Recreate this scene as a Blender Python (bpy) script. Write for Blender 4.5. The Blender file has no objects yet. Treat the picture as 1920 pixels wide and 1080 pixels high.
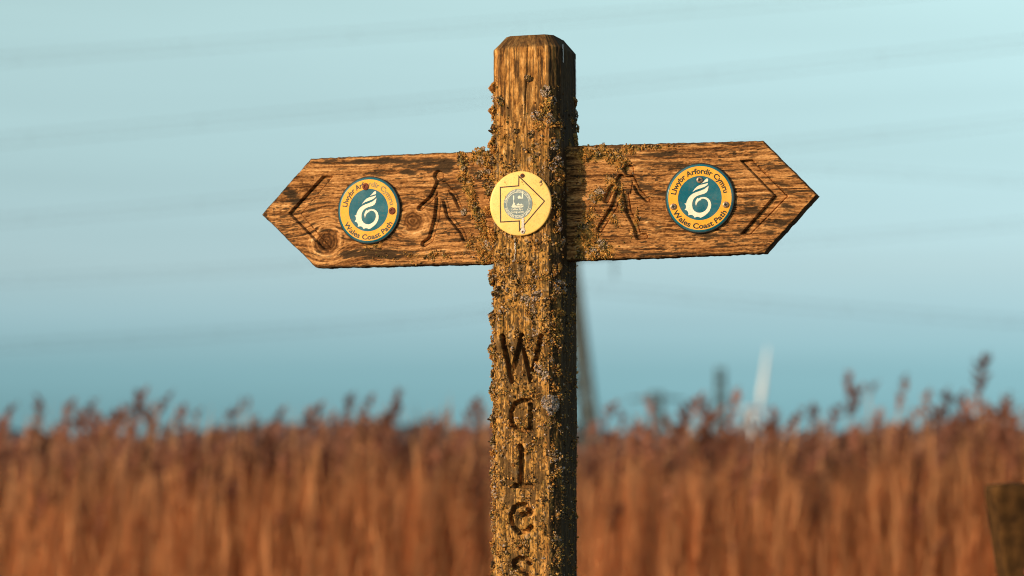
import bpy, bmesh, math, random
import numpy as np
from mathutils import Vector, Matrix
from mathutils.geometry import tessellate_polygon

sc = bpy.context.scene
COL = sc.collection
random.seed(7)
R = math.radians

# ------------------------------------------------------------------ camera
CAM_D, CAM_H, LENS, SENS = 4.5333, 1.5, 100.0, 36.0
HORIZON = 930.0                                    # row of the true horizon in the 1920x1080 frame
PITCH = math.atan((HORIZON - 540) / 1920 * SENS / LENS)
S = 0.00085                                        # metres per photo pixel at the post
cam = bpy.data.cameras.new('camera'); cam_o = bpy.data.objects.new('camera', cam); COL.objects.link(cam_o)
cam_o.location = (0, -CAM_D, CAM_H); cam_o.rotation_euler = (math.pi / 2 + PITCH, 0, 0)
cam.lens = LENS; cam.sensor_width = SENS; cam.clip_start = 0.1; cam.clip_end = 12000
cam.dof.use_dof = True; cam.dof.focus_distance = 4.50; cam.dof.aperture_fstop = 4.0
sc.camera = cam_o

# ------------------------------------------------------------------ sky and sun
SUN_EL, SUN_AZ = 13.0, 238.0                       # azimuth clockwise from +Y
SUN_STRENGTH, SUN_COLOR = 5.0, (1.0, 0.74, 0.46)
SKY_STRENGTH = 0.15
world = bpy.data.worlds.new('World'); sc.world = world; world.use_nodes = True
nt = world.node_tree; bg = nt.nodes['Background']
sky = nt.nodes.new('ShaderNodeTexSky'); sky.sky_type = 'NISHITA'; sky.sun_disc = False
sky.sun_elevation = R(15); sky.sun_rotation = R(SUN_AZ)
tc = nt.nodes.new('ShaderNodeTexCoord'); sep = nt.nodes.new('ShaderNodeSeparateXYZ')
mul = nt.nodes.new('ShaderNodeMath'); mul.operation = 'MULTIPLY'; mul.inputs[1].default_value = 4.0
ramp = nt.nodes.new('ShaderNodeValToRGB')
nt.links.new(tc.outputs['Generated'], sep.inputs[0]); nt.links.new(sep.outputs['Z'], mul.inputs[0])
nt.links.new(mul.outputs[0], ramp.inputs[0])
# teal evening haze: filter over the clear-sky model, by height above the horizon only
stops = [(0.0, (0.401, 0.887, 1.641)), (0.0105, (0.375, 0.829, 1.534)), (0.0279, (0.326, 0.678, 1.191)), (0.0436, (0.383, 0.682, 1.088)), (0.061, (0.559, 0.78, 1.096)), (0.0802, (0.757, 0.89, 1.081)), (0.1184, (0.959, 1.059, 1.076)), (0.1736, (1.315, 1.35, 1.163)), (0.25, (1.4, 1.4, 1.2))]
el = ramp.color_ramp.elements
while len(el) < len(stops): el.new(0.5)
for e, (z, c) in zip(el, stops):
    e.position = z * 4; e.color = (c[0] / 2, c[1] / 2, c[2] / 2, 1)
vm = nt.nodes.new('ShaderNodeVectorMath'); vm.operation = 'MULTIPLY'
nt.links.new(sky.outputs[0], vm.inputs[0]); nt.links.new(ramp.outputs[0], vm.inputs[1])
mp = nt.nodes.new('ShaderNodeMapping'); mp.inputs['Scale'].default_value = (2.2, 2.2, 34); mp.inputs['Rotation'].default_value = (0, R(4), 0)
hz = nt.nodes.new('ShaderNodeTexNoise'); hz.inputs['Scale'].default_value = 2.0; hz.inputs['Detail'].default_value = 5
hr = nt.nodes.new('ShaderNodeMapRange'); hr.inputs['From Min'].default_value = .25; hr.inputs['From Max'].default_value = .75; hr.inputs['To Min'].default_value = .955; hr.inputs['To Max'].default_value = 1.045
nt.links.new(tc.outputs['Generated'], mp.inputs[0]); nt.links.new(mp.outputs[0], hz.inputs['Vector']); nt.links.new(hz.outputs['Fac'], hr.inputs[0])
vs_ = nt.nodes.new('ShaderNodeVectorMath'); vs_.operation = 'SCALE'
nt.links.new(vm.outputs[0], vs_.inputs[0]); nt.links.new(hr.outputs[0], vs_.inputs['Scale'])
nt.links.new(vs_.outputs[0], bg.inputs[0]); bg.inputs[1].default_value = SKY_STRENGTH * 2
sun = bpy.data.lights.new('sun', 'SUN'); sun_o = bpy.data.objects.new('sun', sun); COL.objects.link(sun_o)
sun.energy = SUN_STRENGTH; sun.angle = R(0.6); sun.color = SUN_COLOR
sd = Vector((math.sin(R(SUN_AZ)) * math.cos(R(SUN_EL)), math.cos(R(SUN_AZ)) * math.cos(R(SUN_EL)), math.sin(R(SUN_EL))))
sun_o.rotation_euler = sd.to_track_quat('Z', 'Y').to_euler(); sun_o.location = sd * 20
sc.view_settings.view_transform = 'Standard'; sc.view_settings.look = 'None'
sc.view_settings.exposure = 0.0; sc.view_settings.gamma = 1.0; sc.view_settings.use_curve_mapping = False
sc.cycles.use_denoising = True
sc.cycles.max_bounces = 6
sc.cycles.filter_width = 1.1

# ------------------------------------------------------------------ helpers: noise
rng = np.random.default_rng(11)
def _hash(ix, iy, seed):
    n = (ix.astype(np.int64) * 374761393 + iy.astype(np.int64) * 668265263 + seed * 1274126177) & 0xFFFFFFFF
    n = ((n ^ (n >> 13)) * 1274126177) & 0xFFFFFFFF
    n = ((n ^ (n >> 16)) * 2246822519) & 0xFFFFFFFF
    return ((n ^ (n >> 15)) & 0xFFFF) / 65535.0
def vnoise(x, y, seed=0):
    x = np.asarray(x, float); y = np.asarray(y, float)
    ix, iy = np.floor(x), np.floor(y); fx, fy = x - ix, y - iy
    fx = fx * fx * (3 - 2 * fx); fy = fy * fy * (3 - 2 * fy)
    a = _hash(ix, iy, seed); b = _hash(ix + 1, iy, seed); c = _hash(ix, iy + 1, seed); d = _hash(ix + 1, iy + 1, seed)
    return (a * (1 - fx) + b * fx) * (1 - fy) + (c * (1 - fx) + d * fx) * fy
def fbm(x, y, seed=0, octv=4, gain=.5):
    t = 0; a = 1; s = 0
    for o in range(octv):
        t = t + a * vnoise(x * 2 ** o, y * 2 ** o, seed + o * 17); s += a; a *= gain
    return t / s
def sstep(a, b, x):
    t = np.clip((x - a) / (b - a), 0, 1); return t * t * (3 - 2 * t)
def seg_dist(x, y, a, b):
    ax, ay = a; bx, by = b; dx, dy = bx - ax, by - ay
    t = np.clip(((x - ax) * dx + (y - ay) * dy) / (dx * dx + dy * dy + 1e-9), 0, 1)
    return np.hypot(x - ax - t * dx, y - ay - t * dy)
def line_dist(x, y, pts):
    d = np.full(np.shape(x), 1e9)
    for a, b in zip(pts[:-1], pts[1:]): d = np.minimum(d, seg_dist(x, y, a, b))
    return d
def poly_sdf(x, y, pts):
    d = line_dist(x, y, list(pts) + [pts[0]]); ins = np.zeros(np.shape(x), bool)
    n = len(pts)
    for i in range(n):
        (x1, y1), (x2, y2) = pts[i], pts[(i + 1) % n]
        if y1 == y2: continue
        c = ((y1 > y) != (y2 > y)) & (x < (x2 - x1) * (y - y1) / (y2 - y1) + x1)
        ins ^= c
    return np.where(ins, -d, d)
def blob(x, y, cx, cy, rx, ry, ang=0):
    c, s = math.cos(R(ang)), math.sin(R(ang)); dx, dy = x - cx, y - cy
    u, v = dx * c + dy * s, -dx * s + dy * c
    return np.exp(-((u / rx) ** 2 + (v / ry) ** 2))

# ------------------------------------------------------------------ helpers: objects
def tag(o, label=None, cat=None, group=None, kind=None):
    if label: o['label'] = label
    if cat: o['category'] = cat
    if group: o['group'] = group
    if kind: o['kind'] = kind
    return o
def link(name, data, parent=None, mat=None):
    o = bpy.data.objects.new(name, data); COL.objects.link(o)
    if parent is not None: o.parent = parent
    if mat is not None and data is not None and len(data.materials) == 0: data.materials.append(mat)
    return o
def np_mesh(name, V, F, attrs=None, smooth=False):
    """V (n,3); F a list of (m,k) index arrays; attrs {name: (n,) or (n,3)} on points"""
    V = np.asarray(V, np.float32)
    me = bpy.data.meshes.new(name)
    me.vertices.add(len(V)); me.vertices.foreach_set('co', V.ravel())
    F = [np.asarray(f, np.int32) for f in F if len(f)]
    me.loops.add(sum(f.size for f in F)); me.polygons.add(sum(len(f) for f in F))
    me.loops.foreach_set('vertex_index', np.concatenate([f.ravel() for f in F]))
    tot = np.concatenate([np.full(len(f), f.shape[1], np.int32) for f in F])
    st = np.concatenate([[0], np.cumsum(tot)[:-1]]).astype(np.int32)
    me.polygons.foreach_set('loop_start', st)
    try: me.polygons.foreach_set('loop_total', tot)
    except Exception: pass
    me.update(calc_edges=True)
    for k, a in (attrs or {}).items():
        a = np.asarray(a, np.float32)
        if a.ndim == 1:
            at = me.attributes.new(k, 'FLOAT', 'POINT'); at.data.foreach_set('value', a)
        else:
            at = me.attributes.new(k, 'FLOAT_COLOR', 'POINT')
            at.data.foreach_set('color', np.concatenate([a, np.ones((len(a), 1), np.float32)], 1).ravel())
    me.validate()
    me.polygons.foreach_set('use_smooth', np.full(len(me.polygons), smooth))
    return me
class MB:
    """collects boxes, bars, lathes and polygons into one mesh"""
    def __init__(s): s.v = []; s.f = []; s.m = []
    def add(s, vs, fs, m=0):
        o = len(s.v); s.v += [tuple(v) for v in vs]; s.f += [tuple(i + o for i in f) for f in fs]; s.m += [m] * len(fs)
    def bar(s, a, b, r0, r1=None, n=4, m=0, cap=True, ph=math.pi / 4):
        a, b = Vector(a), Vector(b); r1 = r0 if r1 is None else r1
        d = (b - a).normalized(); u = d.orthogonal().normalized()
        if abs(d.z) < .99: u = d.cross(Vector((0, 0, 1))).normalized()
        w = d.cross(u); vs = []
        for p, r in ((a, r0), (b, r1)):
            vs += [p + (u * math.cos(ph + 2 * math.pi * k / n) + w * math.sin(ph + 2 * math.pi * k / n)) * r for k in range(n)]
        fs = [(k, (k + 1) % n, n + (k + 1) % n, n + k) for k in range(n)]
        if cap: fs += [tuple(range(n))[::-1], tuple(range(n, 2 * n))]
        s.add(vs, fs, m)
    def lathe(s, prof, n=48, axis='y', m=0, wob=None):
        """prof: list of (radius, height along axis); axis 'y' points away from the viewer"""
        vs, fs = [], []
        for r, h in prof:
            for k in range(n):
                a = 2 * math.pi * k / n
                p = (r * math.cos(a), h, r * math.sin(a)) if axis == 'y' else (r * math.cos(a), r * math.sin(a), h)
                vs.append(p)
        for i in range(len(prof) - 1):
            for k in range(n):
                fs.append((i * n + k, i * n + (k + 1) % n, (i + 1) * n + (k + 1) % n, (i + 1) * n + k))
        s.add(vs, fs, m)
    def ngon(s, pts2, y, m=0):
        """flat polygon in the x-z plane at depth y, facing -y"""
        tri = tessellate_polygon([[Vector((p[0], p[1], 0)) for p in pts2]])
        fs = []
        for t in tri:
            a, b, c = (pts2[i] for i in t)
            cr = (b[0] - a[0]) * (c[1] - a[1]) - (b[1] - a[1]) * (c[0] - a[0])
            fs.append(t if cr > 0 else t[::-1])
        s.add([(p[0], y, p[1]) for p in pts2], fs, m)
    def disc(s, r, y, n=64, cx=0, cz=0, m=0):
        s.ngon([(cx + r * math.cos(2 * math.pi * k / n), cz + r * math.sin(2 * math.pi * k / n)) for k in range(n)], y, m)
    def ring(s, r0, r1, y, n=72, cx=0, cz=0, m=0):
        vs = [(cx + r * math.cos(2 * math.pi * k / n), y, cz + r * math.sin(2 * math.pi * k / n)) for r in (r0, r1) for k in range(n)]
        s.add(vs, [(k, (k + 1) % n, n + (k + 1) % n, n + k)[::-1] for k in range(n)], m)
    def stroke(s, pts, w, y, m=0, closed=False):
        """mitred line of width w in the x-z plane"""
        P = [Vector(p) for p in pts]; n = len(P); L, Rr = [], []
        for i in range(n):
            a = P[i - 1] if (i > 0 or closed) else None; b = P[(i + 1) % n] if (i < n - 1 or closed) else None
            d1 = (P[i] - a).normalized() if a is not None else None; d2 = (b - P[i]).normalized() if b is not None else None
            if d1 is None: d1 = d2
            if d2 is None: d2 = d1
            t = (d1 + d2).normalized(); nn = Vector((-t.y, t.x)); k = max(.35, nn.dot(Vector((-d1.y, d1.x))))
            L.append(P[i] + nn * (w / 2 / k)); Rr.append(P[i] - nn * (w / 2 / k))
        vs = [(p.x, y, p.y) for p in L + Rr]; fs = []
        for i in range(n if closed else n - 1):
            j = (i + 1) % n; fs.append((i, n + i, n + j, j))
        s.add(vs, fs, m)
    def mesh(s, name, smooth=False, mats=()):
        me = bpy.data.meshes.new(name); me.from_pydata([tuple(v) for v in s.v], [], s.f)
        for m in mats: me.materials.append(m)
        if len(mats) > 1: me.polygons.foreach_set('material_index', s.m)
        me.polygons.foreach_set('use_smooth', [smooth] * len(me.polygons)); me.update(); return me
    def build(s, name, mats, parent=None, smooth=False):
        if not isinstance(mats, (list, tuple)): mats = (mats,)
        return link(name, s.mesh(name, smooth, mats), parent)

# pixel -> place, used to measure positions on real planes from the photograph
FW = Vector((0, math.cos(PITCH), math.sin(PITCH))); UP = Vector((0, -math.sin(PITCH), math.cos(PITCH)))
def ray(px, py):
    k = SENS / LENS / 1920
    return Vector((1, 0, 0)) * ((px - 960) * k) + UP * ((540 - py) * k) + FW
def at_dist(px, py, Y):
    d = ray(px, py); t = (Y + CAM_D) / d.y
    return Vector(cam_o.location) + d * t

# ------------------------------------------------------------------ materials
def new_mat(name, rough=.8, spec=.3):
    m = bpy.data.materials.new(name); m.use_nodes = True
    b = m.node_tree.nodes['Principled BSDF']; b.inputs['Roughness'].default_value = rough
    b.inputs['Specular IOR Level'].default_value = spec
    return m, m.node_tree, b
def n_attr(t, name):
    a = t.nodes.new('ShaderNodeAttribute'); a.attribute_name = name; return a
def n_ramp(t, src, stops):
    r = t.nodes.new('ShaderNodeValToRGB'); e = r.color_ramp.elements
    while len(e) < len(stops): e.new(.5)
    for k, (p, c) in zip(e, stops): k.position = p; k.color = (*c, 1)
    t.links.new(src, r.inputs[0]); return r.outputs[0]
def n_noise(t, scale, detail=4, rough=.6, vec=None, coord='Object', stretch=None):
    c = t.nodes.new('ShaderNodeTexCoord'); n = t.nodes.new('ShaderNodeTexNoise')
    n.inputs['Scale'].default_value = scale; n.inputs['Detail'].default_value = detail; n.inputs['Roughness'].default_value = rough
    if stretch:
        mp = t.nodes.new('ShaderNodeMapping'); mp.inputs['Scale'].default_value = stretch
        t.links.new(c.outputs[coord], mp.inputs[0]); t.links.new(mp.outputs[0], n.inputs['Vector'])
    else: t.links.new(c.outputs[coord], n.inputs['Vector'])
    return n.outputs['Fac']
def n_mix(t, fac, a, b, blend='MIX'):
    m = t.nodes.new('ShaderNodeMix'); m.data_type = 'RGBA'; m.blend_type = blend
    for sck, val in ((m.inputs[0], fac), (m.inputs[6], a), (m.inputs[7], b)):
        if isinstance(val, (int, float)): sck.default_value = val
        elif isinstance(val, tuple): sck.default_value = (*val, 1)
        else: t.links.new(val, sck)
    return m.outputs[2]
def n_bump(t, b, h, strength, dist):
    k = t.nodes.new('ShaderNodeBump'); k.inputs['Strength'].default_value = strength; k.inputs['Distance'].default_value = dist
    t.links.new(h, k.inputs['Height']); t.links.new(k.outputs[0], b.inputs['Normal'])
def mottled(name, c1, c2, scale=30, rough=.8, spec=.3, bump=0, metal=0, detail=4):
    m, t, b = new_mat(name, rough, spec); n = n_noise(t, scale, detail)
    t.links.new(n_ramp(t, n, [(.3, c1), (.7, c2)]), b.inputs['Base Color']); b.inputs['Metallic'].default_value = metal
    if bump: n_bump(t, b, n, .6, bump)
    return m
def wood_mat(name, stops, stretch, algae_shade=(.03, .02, .012), film=(.36, .17, .035)):
    m, t, b = new_mat(name, .88, .08)
    g = n_attr(t, 'grain').outputs['Fac']; st = n_attr(t, 'stain_shade').outputs['Fac']; mo = n_attr(t, 'film').outputs['Fac']
    fine = n_noise(t, 1, 5, .65, stretch=stretch); big = n_noise(t, 14, 3)
    c = n_ramp(t, g, stops)
    c = n_mix(t, .75, c, n_ramp(t, fine, [(.30, (.28, .24, .22)), (.52, (1, 1, 1)), (.75, (1.0, .96, .9))]), 'MULTIPLY')
    c = n_mix(t, .55, c, n_ramp(t, big, [(.3, (.72, .62, .55)), (.65, (1, 1, 1))]), 'MULTIPLY')
    crust = n_ramp(t, n_noise(t, 70, 4, .6), [(.34, (.15, .11, .035)), (.46, film), (.56, (.50, .27, .075)), (.68, (.36, .27, .19))])
    c = n_mix(t, mo, c, crust); c = n_mix(t, st, c, algae_shade)  # dark colour for algae stains and for shade painted on the post's side
    t.links.new(c, b.inputs['Base Color']); n_bump(t, b, fine, .55, .0007)
    return m
M_board = wood_mat('weathered_board', [(0, (.03, .014, .007)), (.28, (.12, .049, .016)), (.52, (.38, .172, .058)), (.75, (.60, .31, .115)), (1, (.78, .48, .23))], (170, 800, 800))
M_post = wood_mat('weathered_post', [(0, (.035, .018, .008)), (.28, (.14, .058, .017)), (.52, (.44, .208, .056)), (.75, (.68, .365, .115)), (1, (.84, .55, .26))], (800, 800, 130))
M_lichen, t_, b_ = new_mat('lichen', .95, .1)
t_.links.new(n_mix(t_, .6, n_attr(t_, 'col').outputs['Color'], n_ramp(t_, n_noise(t_, 500, 2), [(.3, (.6, .6, .6)), (.7, (1.1, 1.1, 1.1))]), 'MULTIPLY'), b_.inputs['Base Color'])
def enamel(name, c1, c2, scale, rough, spec, grime=.5):
    m, t, b = new_mat(name, rough, spec); n = n_noise(t, scale, 4)
    c = n_ramp(t, n, [(.3, c1), (.7, c2)])
    spots = n_ramp(t, n_noise(t, 260, 5, .7), [(.56, (0, 0, 0)), (.70, (grime, grime, grime))])
    c = n_mix(t, spots, c, (.10, .075, .045))
    fade = n_ramp(t, n_noise(t, 32, 5, .6), [(.45, (0, 0, 0)), (.75, (.12, .12, .12))])
    c = n_mix(t, fade, c, (.55, .48, .36))
    t.links.new(c, b.inputs['Base Color'])
    t.links.new(n_ramp(t, n_noise(t, 90, 4), [(.3, (rough * .8, rough * .8, rough * .8)), (.8, (rough * 1.3, rough * 1.3, rough * 1.3))]), b.inputs['Roughness'])
    return m
M_black = mottled('dark_rubber_edge', (.008, .009, .01), (.02, .022, .022), 200, .6)
M_teal = enamel('teal_enamel', (.004, .085, .135), (.009, .125, .18), 45, .22, .10)
M_yellow = enamel('amber_enamel', (.74, .32, .028), (.84, .395, .042), 60, .25, .12, .4)
M_cream = enamel('cream_print', (.70, .62, .50), (.82, .75, .64), 70, .5, .2, .3)
M_ink = mottled('dark_print', (.008, .012, .01), (.02, .026, .02), 300, .5)
M_ink_f = mottled('faded_print', (.10, .10, .05), (.32, .22, .07), 130, .5)
M_pale = enamel('pale_yellow_plate', (.78, .48, .13), (.86, .56, .18), 50, .28, .15, .4)
M_brown = mottled('brown_line', (.02, .009, .006), (.045, .02, .01), 200, .6)
M_slate = mottled('slate_print', (.09, .135, .155), (.14, .195, .22), 120, .45, .4)
M_lightp = mottled('light_print', (.55, .55, .45), (.75, .73, .6), 200, .5)
M_rust = mottled('rusted_screw', (.07, .018, .010), (.20, .045, .02), 400, .75, .3, .0005)
M_steel = mottled('brown_steel_screw', (.16, .09, .055), (.36, .25, .19), 500, .45, .5, .0003, .5)
M_drop = mottled('dried_white_streak', (.45, .38, .33), (.72, .65, .60), 300, .8)

# ------------------------------------------------------------------ ground, distant land
def build_ground():
    n = 60; xs = np.sign(np.linspace(-1, 1, n)) * np.abs(np.linspace(-1, 1, n)) ** 3 * 9000
    X, Y = np.meshgrid(xs, xs); Z = (fbm(X / 3, Y / 3, 3) - .5) * .06
    V = np.stack([X, Y, Z], -1).reshape(-1, 3); i = np.arange(n * n).reshape(n, n)
    F = np.stack([i[:-1, :-1], i[:-1, 1:], i[1:, 1:], i[1:, :-1]], -1).reshape(-1, 4)
    m, t, b = new_mat('marsh_soil', .95, .1)
    t.links.new(n_mix(t, n_noise(t, .8, 6), (.05, .045, .02), (.13, .09, .04)), b.inputs['Base Color'])
    tag(link('ground', np_mesh('ground', V, [F], smooth=True), None, m), kind='structure')
build_ground()
def build_hills():
    n = 520; th = np.linspace(R(-75), R(75), n); rows = []
    crest = 44 + 36 * fbm(th * 14 + 3, th * 0 + 1, 5, 5) + 9 * vnoise(th * 130, th * 0, 8)
    for dist, k in ((2500, 0), (2650, .55), (2850, 1.0), (3300, .4)):
        rows.append(np.stack([np.sin(th) * dist, np.cos(th) * dist, crest * k - (1 if k == 0 else 0)], -1))
    V = np.concatenate(rows); i = np.arange(4 * n).reshape(4, n)
    F = np.stack([i[:-1, :-1], i[:-1, 1:], i[1:, 1:], i[1:, :-1]], -1).reshape(-1, 4)
    m = mottled('far_woodland', (.03, .042, .055), (.05, .065, .08), .02, .95, .1)
    tag(link('hills', np_mesh('hills', V, [F], smooth=True), None, m), kind='structure')
build_hills()

# ------------------------------------------------------------------ reed bed
M_reed, t_, b_ = new_mat('dry_reed', .8, .2)
t_.links.new(n_attr(t_, 'col').outputs['Color'], b_.inputs['Base Color'])
b_.inputs['Roughness'].default_value = .75
_tr = t_.nodes.new('ShaderNodeBsdfTranslucent'); _mx = t_.nodes.new('ShaderNodeMixShader'); _mx.inputs[0].default_value = .5
t_.links.new(b_.inputs['Base Color'].links[0].from_socket, _tr.inputs[0]); t_.links.new(b_.outputs[0], _mx.inputs[1]); t_.links.new(_tr.outputs[0], _mx.inputs[2])
t_.links.new(_mx.outputs[0], t_.nodes['Material Output'].inputs['Surface'])
def frustum(a, b, ra, rb, n=3):
    """batched thin prisms: a, b (N,3); ra, rb (N,) -> verts (N,2n,3), faces (2n index pattern)"""
    ang = np.arange(n) * 2 * np.pi / n
    cx, cy = np.cos(ang), np.sin(ang); z = np.zeros(n)
    o = np.stack([cx, cy, z], -1)
    V = np.concatenate([a[:, None] + o[None] * ra[:, None, None], b[:, None] + o[None] * rb[:, None, None]], 1)
    F = np.array([(k, (k + 1) % n, n + (k + 1) % n, n + k) for k in range(n)])
    return V, F
def stack(V, F):
    N, k = V.shape[:2]
    return V.reshape(-1, 3), (F[None] + (np.arange(N) * k)[:, None, None]).reshape(-1, F.shape[1])
STEM = np.array((.74, .385, .175)); LEAF = np.array((.70, .355, .165)); PLUME = np.array((.25, .105, .075))
def reed_arrays(base, h, r, plume_scale=1.0):
    """stems, leaves and plumes of N reeds; returns three (V, F, col) tuples"""
    N = len(base); g = r.random
    lean = np.stack([r.normal(.035, .035, N), r.normal(0, .03, N)], -1)
    top = base.copy(); top[:, :2] += lean * h[:, None]; top[:, 2] += h
    mid = base + (top - base) * .55; mid[:, :2] -= lean * h[:, None] * .12
    shade = (.84 + .28 * g(N))[:, None]
    outs = []
    V1, F1 = frustum(base, mid, np.full(N, .0036), np.full(N, .003)); V2, _ = frustum(mid, top, np.full(N, .003), np.full(N, .0014))
    a, fa = stack(V1, F1); b, fb = stack(V2, F1)
    col = np.repeat(STEM * shade, 6, 0)
    outs.append((np.concatenate([a, b]), np.concatenate([fa, fb + len(a)]), np.concatenate([col, col])))
    LV, LF, LC = [], [], []; off = 0
    for k in range(6):
        f = .25 + .60 * g(N); p = base + (top - base) * f[:, None]
        az = r.normal(.25, 1.3, N); L = (.28 + .34 * g(N)); w = .003 + .0035 * g(N)
        d = np.stack([np.cos(az), np.sin(az), np.zeros(N)], -1); side = np.stack([-np.sin(az), np.cos(az), np.zeros(N)], -1)
        rise = (.85 + .35 * g(N)); droop = .05 + .40 * g(N) ** 2
        pts = []
        for s_, ww in ((0, .6), (.4, 1), (.75, .8), (1, .05)):
            q = p + d * (L * s_ * .20)[:, None]; q = q + np.stack([np.zeros(N), np.zeros(N), L * (rise * s_ - droop * s_ ** 2.4)], -1)
            pts += [q - side * (w * ww)[:, None], q + side * (w * ww)[:, None]]
        V = np.stack(pts, 1); F = np.array([(0, 1, 3, 2), (2, 3, 5, 4), (4, 5, 7, 6)])
        v, fidx = stack(V, F); LV.append(v); LF.append(fidx + off); off += len(v)
        LC.append(np.repeat(LEAF * shade * (.8 + .4 * g((N, 1))), 8, 0))
    outs.append((np.concatenate(LV), np.concatenate(LF), np.concatenate(LC)))
    PV, PF, PC = [], [], []; off = 0
    pl = (.15 + .11 * g(N)) * plume_scale
    pcol = PLUME if N == 1 else np.array((.34, .155, .10))
    if N > 1:                                        # only some of the mass carries a plume
        pk = g(N) < .28; top = top[pk]; pl = pl[pk]; N = len(top)
    tilt = r.normal(.3, .25, N)
    ps = (.65 + .7 * g(N))[:, None]
    for k in range(22):
        f = k / 21
        p = top + np.stack([tilt * pl * (f ** 1.5), np.zeros(N), pl * (f - .25)], -1)
        rad = pl * (.23 * math.sin(math.pi * min(1, .12 + f * .9)) + .03)
        az = r.uniform(0, 6.283, N); d = np.stack([np.cos(az), np.sin(az), .7 + .6 * g(N)], -1)
        e = p + d * rad[:, None] * (.6 + .6 * g((N, 1))); sd_ = np.stack([-np.sin(az), np.cos(az), np.zeros(N)], -1) * (rad * .42)[:, None]
        m_ = (p + e) / 2
        V = np.stack([p, m_ - sd_, e, m_ + sd_], 1); v, fidx = stack(V, np.array([(0, 1, 2, 3)]))
        PV.append(v); PF.append(fidx + off); off += len(v); PC.append(np.repeat(pcol * ps * (.6 + .8 * g((N, 1))), 4, 0))
    outs.append((np.concatenate(PV), np.concatenate(PF), np.concatenate(PC)))
    return outs
def build_reed_bed():
    r = np.random.default_rng(5); N = 15000
    d = 17.5 + 15.5 * r.random(N) ** 1.7; x = (r.random(N) * 2 - 1) * (d * .18 + 2.0)
    M = 4300; d2 = 17.5 + 7 * r.random(M) ** 1.3; x2 = np.sign(r.random(M) - .5) * (d2 * .18 + 1.9 + 9 * r.random(M) ** 1.2)
    x, d = np.concatenate([x, x2]), np.concatenate([d, d2]); N = len(x)
    keep = vnoise(x * 1.1, d * .8, 31) * .75 + .25 * vnoise(x * 3, d * 3, 33) + .18 * r.random(N) > .36
    x, d = x[keep], d[keep]; N = len(x)
    base = np.stack([x, d - CAM_D, np.zeros(N)], -1)
    px = 960 + x / d * 1920 * LENS / SENS
    # height follows the ragged top line: a little higher at the far right and left of centre-left
    prof = .03 * np.exp(-((px - 290) / 120) ** 2) + .07 * sstep(1500, 1850, np.minimum(px, 1900)) - .035 * np.exp(-((px - 1090) / 160) ** 2)
    h = 1.715 + prof + .02 * sstep(900, 500, px) + r.normal(0, .085, N) + .16 * (vnoise(x * 5, d * .3, 43) - .5) + (r.random(N) < .08) * r.uniform(.05, .2, N) - (r.random(N) < .4) * r.uniform(0, .5, N) + .12 * (vnoise(x * 2.2, d * .5, 41) - .5)
    parts = reed_arrays(base, h, r)
    V = np.concatenate([p[0] for p in parts]); off = np.cumsum([0] + [len(p[0]) for p in parts])
    F = np.concatenate([p[1] + o for p, o in zip(parts, off)]); C = np.concatenate([p[2] for p in parts])
    o = link('reed_bed', np_mesh('reed_bed', V, [F], {'col': C}), None, M_reed)
    tag(o, 'dense rust-brown reed bed filling the background below the sky', 'reeds', kind='stuff')
build_reed_bed()

# reeds that can be told apart against the sky: (x, y of the plume's middle, distance, label)
TALL = [(12, 790, 19, 'dark reed plume cut by the left picture edge'),
        (72, 764, 21, 'slim pale reed plume standing clear near the left picture edge'),
        (162, 792, 18.5, 'stout reed plume third from the left picture edge'),
        (220, 786, 20, 'reed plume just left of the tall clump left of the signpost'),
        (262, 772, 19, 'highest plume of the dark reed clump at the far left'),
        (300, 784, 18.5, 'broad dark reed plume on the right side of the far left clump'),
        (340, 796, 19, 'low dark reed plume right of the far left clump'),
        (372, 776, 22, 'slender faint reed plume rising between two darker ones'),
        (442, 780, 18.5, 'reddish forked reed plume midway between left edge and signpost'),
        (465, 754, 24, 'faint thin reed plume highest above the reddish forked one'),
        (525, 786, 20, 'single reed plume below the tip of the left finger board'),
        (577, 796, 18.5, 'dark low reed plume below the left arrow end of the sign'),
        (655, 766, 22, 'leftmost of three reed plumes standing clear below the left disc'),
        (690, 768, 21, 'middle one of three reed plumes standing clear below the left disc'),
        (745, 765, 22, 'rightmost of three reed plumes standing clear below the left disc'),
        (802, 798, 20, 'last dark reed plume before the signpost on its left side'),
        (1165, 784, 22, 'faint reed plume just right of the signpost and large pylon'),
        (1291, 794, 19, 'reddish reed plume left of the narrow far pylon'),
        (1323, 790, 20, 'dark reed plume touching the narrow far pylon'),
        (1447, 806, 19, 'low reed plume right of the wind turbine tower'),
        (1495, 796, 19.5, 'short reed plume second to the right of the wind turbine'),
        (1527, 786, 20, 'dark reed plume below the tip of the right finger board'),
        (1570, 784, 18.5, 'tall reddish reed plume right of the right finger tip'),
        (1592, 730, 22, 'small round reed plume floating high right of the right finger tip'),
        (1606, 760, 21, 'lower dark reed plume below the small round high one'),
        (1639, 728, 26, 'faint pale reed plume right of the small round high one'),
        (1645, 792, 19, 'low reed plume under the faint pale high one'),
        (1696, 714, 27, 'faintest thin reed plume standing alone on the right'),
        (1774, 764, 19, 'left half of the dark twin reed plumes near the right edge'),
        (1803, 758, 19, 'right half of the dark twin reed plumes near the right edge'),
        (1843, 712, 18.5, 'tallest reed with dark red plume near the right picture edge'),
        (1884, 760, 20, 'short reed plume between the tallest reed and right edge')]
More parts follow.
